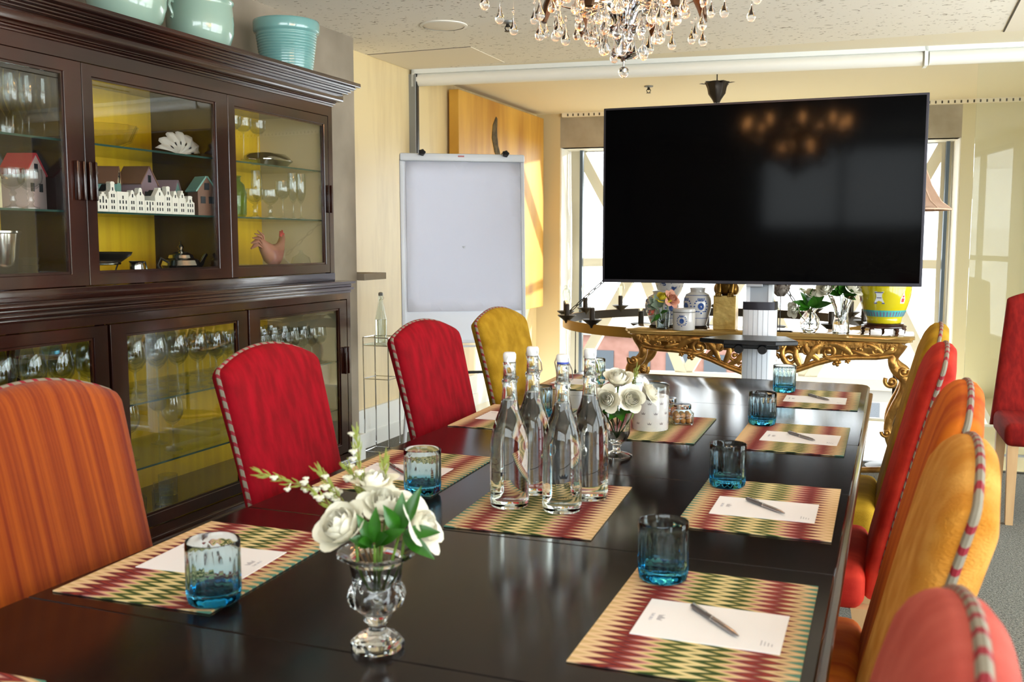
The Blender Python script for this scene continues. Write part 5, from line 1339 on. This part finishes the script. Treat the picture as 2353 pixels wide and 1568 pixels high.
# ---- right half of the console
VB = (-1.210, 5.448, CZ + .0006)
t = thing('tumbler_vase', 'plain glass tumbler of mixed flowers before the wide blue and white jar', 'vase', VB)
MB().lathe([(0, .0), (.034, 0), (.037, .003), (.041, .108), (.039, .108), (.0345, .008), (0, .006)], 32, caps=False).build('glass', 'thin_clear', t)
MB().lathe([(0, .0065), (.0342, .0085), (.0372, .06), (0, .06)], 28, caps=False).build('water', 'water', t)
rose('yellow rose in the little mixed bouquet on the console', VB, (.0, .0, .170), .034, (0, -.5, .8), (0, 0, .03), 'rose_yellow', 1.1, 51, None, 'yellow_rose')
rose('peach bloom in the little mixed bouquet on the console', VB, (.048, .0, .166), .034, (.5, -.6, .4), (0, 0, .03), 'rose_peach', 1.6, 52, None, 'peach_flower')
rose('coral bud at the left of the mixed bouquet', VB, (-.058, -.012, .095), .020, (-.7, -.4, .5), (0, 0, .03), 'coral_petal', .6, 53, None, 'coral_flower')
leafy('sage grey leaves at the left of the mixed bouquet', VB, (-.03, -.01, .12), ((-.6, -.2, .8, .07, .022), (-.9, -.3, .3, .06, .02), (-.2, -.3, 1, .075, .02), (-.7, -.4, -.4, .055, .016), (.3, -.5, .6, .06, .02), (-.4, -.6, .3, .06, .022)), (0, 0, .03), 'sage')
leafy('dark leaves hanging left in the mixed bouquet', VB, (-.02, -.025, .09), ((-.7, -.3, -.6, .07, .012), (-.4, -.5, -.5, .05, .012), (.5, -.5, .3, .05, .012)), (0, 0, .03))

VC = (-.424, 5.535, CZ + .0006)
t = thing('round_crystal_vase', 'round crystal bud vase on the console, right of the column', 'vase', VC)
dia = lambda a, r, z: r * (1 + .03 * abs(sin(5 * a + 60 * z)) + .03 * abs(sin(5 * a - 60 * z)) - .03) if r > .022 else r
MB().lathe([(0, 0), (.030, 0), (.034, .004), (.047, .025), (.053, .050), (.048, .075), (.034, .095), (.027, .105), (.031, .118), (.043, .132), (.041, .133), (.028, .118), (.024, .105), (.030, .094), (.043, .074), (.048, .05), (.042, .026), (0, .008)], 60, mod=dia, caps=False).build('vase', 'crystal', t, ang=30)
leafy('broad dark leaves in the round crystal vase', VC, (0, -.01, .135), ((-.9, -.3, .45, .10, .024), (-.5, -.3, .85, .10, .024), (.9, -.3, .35, .11, .022), (.4, -.5, .6, .09, .026), (0, -.6, .5, .08, .026), (-.9, -.4, 0, .085, .02), (.1, -.1, 1, .10, .022)), (0, 0, .03))
rose('white rose in the round crystal vase, under the television edge', VC, (.02, .02, .20), .040, (.1, -.4, .9), (0, 0, .03), seed=61)
rose('drooping white rose at the left of the round crystal vase', VC, (-.085, .0, .125), .032, (-.8, -.5, .05), (0, 0, .04), seed=62)
VD = (-.262, 5.52, CZ + .0006)
t = thing('flared_crystal_vase', 'tall waisted crystal vase beside the yellow jar', 'vase', VD)
MB().lathe([(0, 0), (.041, 0), (.044, .004), (.042, .05), (.0345, .085), (.033, .105), (.040, .14), (.056, .175), (.072, .203), (.070, .205), (.053, .176), (.037, .142), (.029, .106), (.031, .085), (.037, .05), (.034, .012), (0, .010)], 60, mod=dia, caps=False).build('vase', 'crystal', t, ang=30)
for k, (r_, d_, u_, lab) in enumerate(((-.085, .0, .235, 'cream rose at the left of the tall crystal vase'), (.045, -.02, .240, 'cream rose at the centre of the tall crystal vase'), (.09, .02, .262, 'cream rose at the right of the tall crystal vase'), (.0, .03, .285, 'cream rose behind the television edge in the tall vase'))):
    rose(lab, VD, (r_, d_, u_), .042, (r_ * 6, -.5, .6), (0, 0, .05), seed=70 + k)
leafy('dark foliage mass in the tall crystal vase', VD, (.0, -.01, .21), ((-.6, -.3, .7, .10, .026), (-.1, -.4, 1, .10, .026), (.5, -.4, .7, .10, .026), (.9, -.3, .2, .09, .022), (-.9, -.2, .2, .08, .022), (.2, -.7, .3, .08, .026), (-.3, -.7, .2, .07, .026), (.7, -.6, -.2, .07, .02)), (0, 0, .05))
waxsprig('frothy waxflower sprig right of the tall crystal vase roses', VD, ((.01, 0, .12), (.05, 0, .21), (.10, .0, .235), (.125, 0, .225)), 81, 12)
waxsprig('frothy waxflower sprig above the round crystal vase', VC, ((0, 0, .09), (-.02, .0, .18), (-.035, .0, .22), (-.05, .0, .235)), 82, 10)

t = thing('yellow_jar', 'big yellow enamelled jar with turquoise band on a carved stand', 'jar', (-.050, 5.60, CZ + .0006))
M['yellow_glaze'] = mat('yellow enamel glaze', '#c2b216', 0.12, coat=0.6); M['band_turq'] = mat('turquoise enamel', '#4fa6a4', 0.2); M['band_violet'] = mat('violet grey enamel', '#6d6b86', 0.2); M['enamel_white'] = mat('white enamel', '#dcdcdc', 0.2)
yp = [(0, .060), (.086, .060), (.088, .066), (.091, .084), (.0905, .086), (.100, .105), (.112, .135), (.124, .175), (.132, .215), (.134, .25), (.125, .30), (.10, .335), (.07, .35), (.06, .37), (.066, .385), (.06, .385), (.055, .365), (0, .35)]
MB().lathe(yp, 56, caps=False).build('body', 'yellow_glaze', t, ang=60)
def yr(z):
    for (r0, a), (r1, c) in zip(yp, yp[1:]):
        if c > a and a <= z <= c: return r0 + (r1 - r0) * (z - a) / (c - a)
    return .1
b = MB(); b.loft([[Vector(((yr(z) + .0008) * cos(2 * pi * k / 56), (yr(z) + .0008) * sin(2 * pi * k / 56), z)) for k in range(56)] for z in (.096, .105, .115, .125, .130)], False, False); b.build('turquoise_band', 'band_turq', t)
b = MB()
for k in range(40):
    a = 2 * pi * k / 40
    b.loft([[Vector(((yr(z) + .0012 + d) * cos(a + s * .035), (yr(z) + .0012 + d) * sin(a + s * .035), z)) for s, z in ((-1, .098), (1, .098), (1, .118), (0, .125), (-1, .118))] for d in (0, .0005)])
b.build('petal_pattern', 'band_violet', t, smooth=False)
for a0, nm in ((-pi / 2 - .20, 0), (-pi / 2 + .78, 1), (-pi / 2 - 1.2, 1)):
    b = MB(); ol = [(-.030, .165), (.030, .165), (.022, .180), (.014, .20), (.014, .215), (.024, .23), (-.024, .23), (-.014, .215), (-.014, .20), (-.022, .18)] if nm == 0 else [(-.014, .168), (.014, .168), (.016, .19), (.006, .215), (0, .232), (-.006, .215), (-.016, .19)]
    b.loft([[Vector(((yr(z) + .0008 + d) * cos(a0 + u / .13), (yr(z) + .0008 + d) * sin(a0 + u / .13), z)) for u, z in ol] for d in (0, .0008)]); o = b.build('painted_vessel', 'enamel_white', t, smooth=False)
    b = MB()
    for z0, z1, w in (((.165, .172, .028), (.195, .20, .012), (.222, .228, .02)) if nm == 0 else ((.175, .195, .008), (.2, .21, .005))):
        b.loft([[Vector(((yr(z) + .0018 + d) * cos(a0 + u / .13), (yr(z) + .0018 + d) * sin(a0 + u / .13), z)) for u, z in ((-w, z0), (w, z0), (w, z1), (-w, z1))] for d in (0, .0004)])
    b.build('painted_detail', 'band_violet' if nm == 0 else 'house_red', o, smooth=False)
b = MB(); b.lathe([(0, .032), (.10, .032), (.112, .037), (.112, .045), (.098, .050), (.096, .054), (.104, .058), (0, .0598)], 44, caps=False, mod=lambda a, r, z: r * (1 + .02 * cos(10 * a)) if r > .09 else r); b.build('stand_top', 'rosewood', t)
for k in range(5):
    a = 2 * pi * k / 5 + .35; e = Vector((cos(a), sin(a), 0))
    b = MB(); b.tube([e * .098 + VU * .036, e * .112 + VU * .022, e * .104 + VU * .008, e * .112 + VU * .003], [.012, .010, .008, .010], 8); b.build('stand_foot', 'rosewood', t)
for (x, y) in ((-.035, -.085), (.075, -.065)):
    tag(MB().box(x - .028 - .050, x + .028 - .050, 5.60 + y - .018, 5.60 + y + .018, CZ + .0003, CZ + .029, .002).build('white_block', 'porcelain'), 'small white block under the %s of the rosewood stand' % ('middle' if x < 0 else 'right side'), 'block', 'white blocks under the jar stand')
t = thing('lotus_sculpture', 'pale petalled flower sculpture on a thin black stem', 'sculpture', (-.565, 5.56, CZ + .0006))
M['pale_petal'] = mat('pale ceramic petal', '#b9aca0', 0.45, noise_s=12, noise_c='#94877b')
MB().box(-.052, .052, -.05, .05, 0, .008, .002).build('base', 'dark_stand', t, smooth=False)
b = MB(); b.tube([(-.018, 0, .008), (-.018, 0, .22)], .0025, 8); b.build('stem', 'dark_stand', t)
for L_, (n, z, r) in enumerate(((5, .21, .052), (7, .235, .068), (7, .27, .072), (6, .305, .06), (4, .335, .035))):
    for k in range(n):
        a = 2 * pi * (k + .5 * (L_ % 2)) / n; b = MB(); rows = []
        for j in range(6):
            q = j / 5; w = .026 * sin(pi * (.15 + .85 * q) ** 1.0) + .002
            rows.append([Vector((-.018, 0, z)) + Vector((cos(a) * (r * .2 + r * .8 * (1 - q * q * .25) * q + .01 * (1 - abs(s))) - sin(a) * s * w, sin(a) * (r * .2 + r * .8 * (1 - q * q * .25) * q + .01 * (1 - abs(s))) + cos(a) * s * w, -.02 * (1 - q) + .03 * q)) for s in (-1, -.5, 0, .5, 1)])
        b.strip(rows); bmesh.ops.solidify(b.bm, geom=b.bm.faces[:], thickness=.003); b.build('petal', 'pale_petal', t, ang=80)

# ---- floor lamp behind the television
M['shade_cloth'] = mat('pinkish beige lamp cloth', '#c9a890', 0.8, sss=0.0); M['lamp_pole'] = mat('dark bronze pole', '#3a3028', 0.4, metal=0.7)
t = thing('floor_lamp', 'floor lamp whose flared beige shade shows beside the television', 'lamp', (.018, 6.10, 0))
MB().lathe([(0, 0), (.15, 0), (.15, .012), (.04, .025), (.014, .04), (.012, 1.60), (0, 1.60)], 32, caps=False).build('pole', 'lamp_pole', t)
pr = [(.08, 1.92), (.09, 1.85), (.112, 1.75), (.152, 1.64), (.205, 1.55), (.262, 1.505)]
def oct_(a, r, z): q = ((a + pi / 8) % (pi / 4)) - pi / 8; return r * (1 - .05 * (abs(q) / (pi / 8)) ** 2 + .0)
b = MB(); b.lathe(pr, 64, mod=oct_, caps=False); bmesh.ops.solidify(b.bm, geom=b.bm.faces[:], thickness=.003); b.build('lamp_shade', 'shade_cloth', t, ang=70)
for k in range(8):
    a = 2 * pi * k / 8; b = MB(); b.tube([((r + .001) * cos(a), (r + .001) * sin(a), z) for r, z in pr], .004, 6); b.build('shade_rib', 'lamp_pole' if False else 'shade_cloth', t)
b = MB(); b.tube([(oct_(2 * pi * k / 64, .263, 0) * cos(2 * pi * k / 64), oct_(2 * pi * k / 64, .263, 0) * sin(2 * pi * k / 64), 1.504) for k in range(65)], .005, 6); b.build('shade_trim', 'shade_cloth', t)
b = MB()
for k in range(3): a = 2 * pi * k / 3; b.tube([(0, 0, 1.60), (.088 * cos(a), .088 * sin(a), 1.845)], .003, 6)
b.build('shade_carrier', 'lamp_pole', t)

# ---- iron ring chandelier hanging low by the window
M['iron'] = mat('blackened iron', '#3a342e', 0.45, metal=0.7); M['brass_band'] = mat('aged brass band', '#a8803c', 0.35, metal=0.8); M['filament'] = mat('glowing filament', '#ffb060', 0.5, emit='#ffb867', emit_s=6.0)
RX, RY, RZ, RRAD = -1.18, 6.89, .765, 1.03
t = thing('ring_chandelier', 'big iron and brass ring chandelier with candle bulbs, hung low behind the console', 'chandelier', (RX, RY, RZ))
ring = lambda r, z, n=96: [Vector((r * cos(2 * pi * k / n), r * sin(2 * pi * k / n), z)) for k in range(n)]
b = MB(); b.loft([ring(RRAD, -.032), ring(RRAD + .010, -.032), ring(RRAD + .010, .032), ring(RRAD, .032), ring(RRAD, -.032)], False, False); b.build('band', 'brass_band', t)
b = MB(); b.loft([ring(RRAD - .004, -.030), ring(RRAD - .0005, -.030), ring(RRAD - .0005, .030), ring(RRAD - .004, .030), ring(RRAD - .004, -.030)], False, False); b.build('inner_band', 'iron', t)
me_dish = MB().lathe([(0, -.055), (.010, -.055), (.016, -.040), (.062, -.004), (.064, 0), (.058, .002), (.02, -.006), (0, -.006)], 24, caps=False).mesh('drip_dish', 'iron')
me_slv = MB().lathe([(0, -.008), (.017, -.008), (.017, .070), (.014, .075), (0, .075)], 16, caps=False).mesh('candle_sleeve', 'iron')
me_blb = MB().lathe([(.013, .074), (.016, .09), (.029, .125), (.032, .145), (.026, .168), (.012, .182), (0, .186)], 18, caps=False).mesh('bulb', 'thin_clear')
b = MB()
for k in range(4):
    a = k * pi / 2; b.tube([(.004 * cos(a), .004 * sin(a), .08), (.012 * cos(a), .012 * sin(a), .10), (.010 * cos(a), .010 * sin(a), .15)], .0009, 5)
me_fil = b.mesh('filament', 'filament')
for k in range(16):
    a = 2 * pi * (k + .35) / 16; p = Vector(((RRAD + .005) * cos(a), (RRAD + .005) * sin(a), .062))
    d = put('drip_dish', me_dish, t, p); put('candle_sleeve', me_slv, t, p); bl = put('bulb', me_blb, t, p); put('filament', me_fil, bl)
for k in range(3):
    a = 2 * pi * k / 3 + radians(195)
    p0 = Vector((RRAD * cos(a), RRAD * sin(a), .032)); p1 = Vector((.03 * cos(a), .03 * sin(a), .95)); b = MB(); nl = 24
    for i in range(nl):
        c0 = p0.lerp(p1, i / nl); c1 = p0.lerp(p1, (i + 1.25) / nl); d = (c1 - c0).normalized(); s_ = d.orthogonal().normalized()
        if i % 2: s_ = d.cross(s_)
        ctr = (c0 + c1) / 2; hl = (c1 - c0).length / 2
        b.tube([ctr + d * hl * cos(q) + s_ * .010 * sin(q) for q in [2 * pi * j / 12 for j in range(13)]], .0032, 6, caps=False)
    b.build('chain', 'iron', t)
b = MB(); b.tube([(0, 0, .93), (0, 0, 1.50)], .006, 8); b.sphere((0, 0, .95), .035, 16, 10); b.build('hub_rod', 'iron', t)
b = MB(); b.tube([(-.80, -.62, -.03), (-.80, -.62, -.30), (-.795, -.62, -.34), (-.80, -.62, -.55)], .0035, 6); b.sphere((-.80, -.62, -.31), (.008, .008, .02), 8, 6); b.build('hanging_cord', 'iron', t)
b = MB(); b.lathe([(0, 1.50), (.02, 1.50), (.03, 1.52), (.055, 1.56), (.062, 1.60), (.075, 1.63), (.082, 1.638), (.06, 1.640), (0, 1.635)], 32, caps=False, mod=lambda a, r, z: r * (1 + .06 * cos(8 * a)) if z > 1.55 else r); b.build('bell_canopy', 'iron', t)
for k in range(6):
    a = 2 * pi * k / 6; e = Vector((cos(a), sin(a), 0)); b = MB(); leafmesh(b, e * .07 + VU * 1.625, e + VU * .25, VU, .055, .018, .1); bmesh.ops.solidify(b.bm, geom=b.bm.faces[:], thickness=.003); b.build('canopy_leaf', 'iron', t)
b = MB(); b.tube([(0, 0, 1.63), (0, 0, ZC - RZ)], .004, 8); b.build('ceiling_rod', 'iron', t)

# ---- flip chart
M['board_white'] = mat('white steel board', '#dfe3ea', 0.25); M['pad_paper'] = mat('flip chart paper', '#f4f6ff', 0.6); M['board_frame'] = mat('pale grey frame', '#c4c8cc', 0.35); M['red_badge'] = mat('red badge', '#a8605c', 0.5)
A_, B_ = Vector((-2.615, 5.0, 0)), Vector((-2.005, 5.385, 0))
t = thing('flip_chart', 'white flip chart easel with blank pad beside the cream wall', 'flip chart', A_, math.atan2(B_.y - A_.y, B_.x - A_.x))
FW = (B_ - A_).length
TL = Matrix.Translation((0, 0, .74)) @ Matrix.Rotation(radians(-3.5), 4, 'X')
def fb(nm, m, *a, bev=.0015):
    b = MB(); b.box(*a, bev); b.xf(TL); return b.build(nm, m, t, ang=30)
FH = 1.085
fb('board', 'board_white', .012, FW - .012, -.004, .012, .01, FH - .02)
fb('frame_rail', 'board_frame', 0, .022, -.012, .016, 0, FH - .03, bev=.004); fb('frame_rail', 'board_frame', FW - .022, FW, -.012, .016, 0, FH - .03, bev=.004); fb('frame_rail', 'board_frame', .0, FW, -.008, .012, 0, .018, bev=.003)
fb('clamp_bar', 'board_frame', 0, FW, -.030, .012, FH - .045, FH, bev=.010)
b = MB(); rows = []
for i in range(12):
    q = i / 11; rows.append([Vector((.035 + (FW - .06) * k / 10, -.013 - .006 * sin(q * pi) - .004 * q * (k / 10), FH - .045 - q * .855)) for k in range(11)])
b.strip(rows); bmesh.ops.solidify(b.bm, geom=b.bm.faces[:], thickness=.004); b.xf(TL); b.build('paper_pad', 'pad_paper', t)
fb('logo_badge', 'red_badge', FW * .46, FW * .51, -.0312, -.030, FH - .020, FH - .012, bev=.0003)
for u in (.125, FW - .115):
    b = MB(); b.lathe([(0, 0), (.006, 0), (.006, .016), (.018, .018), (.019, .030), (.012, .034), (0, .034)], 20, (0, 0, 0), mod=lambda a, r, z: r * (1 + .12 * cos(5 * a)) if r > .011 else r, caps=False)
    b.xf(TL @ Matrix.Translation((u, -.026, FH - .012)) @ Matrix.Rotation(radians(62), 4, 'X')); b.build('clamp_knob', 'black_plastic', t)
fb('pen_tray', 'board_frame', .06, FW - .06, -.055, -.008, -.022, -.012, bev=.002)
for s, u in ((-1, .05), (1, FW - .05)):
    b = MB(); b.tube([(u, .0, .78), (u + s * .07, -.17, .012)], .012, 10); b.build('leg', 'board_frame', t)
b = MB(); b.tube([(FW / 2, .02, 1.3), (FW / 2, .52, .012)], .012, 10); b.build('leg', 'board_frame', t)
b = MB(); b.box(.1, FW - .1, .004, .016, .56, .575); b.build('brace', 'black_plastic', t)

# ---- slim wire table with a bottle, by the cream wall
t = thing('wire_side_table', 'slim chrome wire side table between cabinet and flip chart', 'side table', (-2.995, 5.445, 0))
hw, hd, TT = .088, .075, .70
for sx in (-1, 1):
    for sy in (-1, 1):
        b = MB(); b.tube([(sx * hw, sy * hd, .004), (sx * hw * .97, sy * hd * .97, .20), (sx * hw, sy * hd, TT + .03)], .0045, 8); b.build('leg', 'chrome', t)
for z in (TT + .03, TT - .02, .47, .008):
    b = MB(); q = [(-hw, -hd, z), (hw, -hd, z), (hw, hd, z), (-hw, hd, z)]
    for i in range(4): b.tube([q[i], q[(i + 1) % 4]], .0035, 6)
    b.build('wire_rail', 'chrome', t)
MB().box(-hw + .004, hw - .004, -hd + .004, hd - .004, TT - .0165, TT - .0105).build('glass_top', 'shelf_glass', t, smooth=False)
t = thing('swing_top_bottle', 'clear swing top bottle on the wire side table', 'bottle', (-2.995, 5.445, TT - .0102))
pb = [(0, .002), (.032, 0), (.036, .004), (.037, .15), (.034, .165), (.016, .255), (.0145, .275), (.0165, .28), (.0165, .30), (.013, .30), (.011, .28), (.012, .255), (.031, .163), (.0345, .15), (.0345, .006), (0, .005)]
MB().lathe(pb, 36, caps=False).build('bottle_body', 'thin_clear', t, ang=50)
MB().lathe([(0, .0055), (.034, .0065), (.034, .148), (0, .148)], 28, caps=False).build('water', 'water', t)
MB().lathe([(0, .298), (.014, .298), (.015, .304), (.014, .316), (.008, .32), (0, .32)], 20, caps=False).build('stopper', 'steel_grey', t)
b = MB()
for s in (-1, 1): b.tube([(0, s * .0165, .27), (.012, s * .019, .28), (.004, s * .018, .305), (0, s * .014, .316)], .0013, 6)
b.build('wire_bail', 'wire', t)

# ================================================================== CRYSTAL CHANDELIER
M['drop_glass'] = real_glass('clear crystal drop', (.98, .98, .975), ior=1.5); M['mirror_chrome'] = mat('polished silver stem', '#cfd0d4', 0.06, metal=1.0); M['bronze_rib'] = mat('dark bronze rib', '#4a3524', 0.35, metal=0.8)
M['candle_glow'] = mat('warm candle bulb', '#ffdcae', 0.4, emit='#ffb066', emit_s=60.0)
HX, HY = -.692, 2.60
t = thing('crystal_chandelier', 'crystal chandelier with glass drops hanging over the table', 'chandelier', (HX, HY, 0))
MB().lathe([(0, 1.800), (.006, 1.800), (.008, 1.804), (.022, 1.808), (.034, 1.816), (.036, 1.819), (.02, 1.824), (.014, 1.832), (.019, 1.842), (.026, 1.856), (.028, 1.868), (.046, 1.880), (.050, 1.884), (.046, 1.888), (.02, 1.890), (.016, 1.91), (.030, 1.94), (.036, 1.98), (.028, 2.02), (.016, 2.05), (.014, 2.12), (.03, 2.16), (.036, 2.2), (.02, 2.26), (.012, 2.3), (.012, 2.45), (.02, 2.46), (.06, 2.47), (.065, ZC), (0, ZC)], 36, caps=False).build('stem', 'mirror_chrome', t)
b = MB(); b.tube([(0, 0, 1.772), (0, 0, 1.801)], .003, 8); b.build('finial_wire', 'mirror_chrome', t)
b = MB(); b.sphere((0, 0, 1.772), .0145, 20, 14); b.build('finial_ball', 'drop_glass', t)
for k in range(8):     # polished acanthus arms curling out of the lower cup
    a = 2 * pi * k / 8 + .2; e = Vector((cos(a), sin(a), 0)); b = MB()
    b.tube([e * .018 + VU * 1.892, e * .03 + VU * 1.925, e * .055 + VU * 1.945, e * .085 + VU * 1.938, e * .108 + VU * 1.925], [.007, .008, .008, .007, .004], 8); b.build('arm', 'mirror_chrome', t)
    b = MB(); c = e * .095 + VU * 1.922; b.lathe([(.008, .0), (.024, .005), (.028, .012), (.026, .013), (.008, .004)], 20, c); b.build('drip_cup', 'drop_glass', t)
for k in range(6):     # dark bronze ribs sweeping out and down
    a = 2 * pi * k / 6 + radians(21); e = Vector((cos(a), sin(a), 0)); b = MB(); sw = e.cross(VU)
    pts = [e * r + VU * z for r, z in ((.03, 2.07), (.09, 2.065), (.14, 2.04), (.18, 1.99), (.203, 1.94), (.212, 1.900))]
    b.tube(pts, [.016, .020, .024, .025, .022, .012], 8, flat=.6, up=(VU + e * .2).normalized()); b.build('rib', 'bronze_rib', t)
for k in range(10):    # outer glass arms with candle bulbs
    a = 2 * pi * k / 10 + .1; e = Vector((cos(a), sin(a), 0)); b = MB()
    b.tube([e * .03 + VU * 2.15, e * .12 + VU * 2.05, e * .22 + VU * 2.02, e * .31 + VU * 2.06, e * .35 + VU * 2.10], [.007, .007, .006, .006, .005], 8); b.build('glass_arm', 'drop_glass', t)
    c = e * .35 + VU * 2.10; b = MB(); b.lathe([(.006, 0), (.03, .004), (.036, .012), (.034, .013), (.006, .005)], 20, c); b.build('drip_cup', 'drop_glass', t)
    b = MB(); b.lathe([(.007, .005), (.008, .03), (.013, .045), (.015, .058), (.010, .078), (.003, .092), (0, .094)], 14, c); b.build('bulb', 'candle_glow', t)
for k in range(6):
    a = 2 * pi * k / 6 + .5; c = Vector((.115 * cos(a), .115 * sin(a), 1.955)); b = MB(); b.lathe([(0, 0), (.009, .0), (.010, .025), (.014, .036), (.015, .048), (.010, .066), (.003, .078), (0, .08)], 14, c, caps=False); b.build('bulb', 'candle_glow', t)
    b = MB(); b.tube([(.10 * cos(a), .10 * sin(a), 1.94), (.115 * cos(a), .115 * sin(a), 1.955)], .004, 6); b.build('bulb_holder', 'mirror_chrome', t)
pd = [(0, 0), (.0055, .0015), (.0100, .006), (.0116, .012), (.0106, .018), (.0072, .025), (.0040, .033), (.0018, .042), (.0010, .050), (0, .052)]
me_drop = MB().lathe(pd, 16, caps=False).mesh('drop', 'drop_glass')
b = MB(); b.sphere((0, 0, .062), .0048, 10, 7); b.tube([(0, 0, .05), (0, 0, .105)], .0006, 5); me_link = b.mesh('link', 'drop_glass')
rd = random.Random(3); nd_ = 0
for (R0, n, zt, jit) in ((.372, 26, 1.925, .04), (.215, 28, 1.862, .07), (.165, 14, 1.875, .05), (.095, 16, 1.835, .035), (.055, 10, 1.805, .02), (.13, 12, 1.90, .04)):
    for k in range(n):
        a = 2 * pi * (k + rd.uniform(-.25, .25)) / n; r_ = R0 + rd.uniform(-.012, .012); s_ = rd.uniform(.92, 1.22)
        o = put('drop', me_drop, t, (r_ * cos(a), r_ * sin(a), zt + rd.uniform(-.4, 1) * jit), (rd.uniform(-.04, .04), rd.uniform(-.04, .04), rd.random())); o.scale = (s_,) * 3
        put('link', me_link, o); nd_ += 1
b = MB()
for (R0, n, zt) in ((.34, 26, 2.06), (.27, 22, 2.03), (.22, 18, 2.16), (.30, 22, 2.18), (.15, 14, 2.22)):
    for k in range(n):
        a = 2 * pi * (k + rd.uniform(-.25, .25)) / n; c = (R0 * cos(a), R0 * sin(a), zt + rd.uniform(-.02, .03)); b.lathe(pd, 10, c, caps=False); b.tube([(c[0], c[1], c[2] + .05), (c[0], c[1], c[2] + .09)], .0006, 4)
o = b.build('upper_drops', 'drop_glass', t); o['kind'] = 'stuff'
for R0, z in ((.372, 2.075), (.215, 1.975), (.30, 2.27)):
    b = MB(); b.tube([(R0 * cos(2 * pi * k / 64), R0 * sin(2 * pi * k / 64), z) for k in range(65)], .0025, 6); b.build('drop_ring', 'mirror_chrome', t)
b = MB()
for k in range(8):
    a = 2 * pi * k / 8
    b.tube([(.03 * cos(a), .03 * sin(a), 2.2), (.3 * cos(a), .3 * sin(a), 2.27)], .002, 5)
    b.tube([(.02 * cos(a), .02 * sin(a), 2.13), (.372 * cos(a), .372 * sin(a), 2.075)], .002, 5)
b.build('ring_wire', 'mirror_chrome', t)
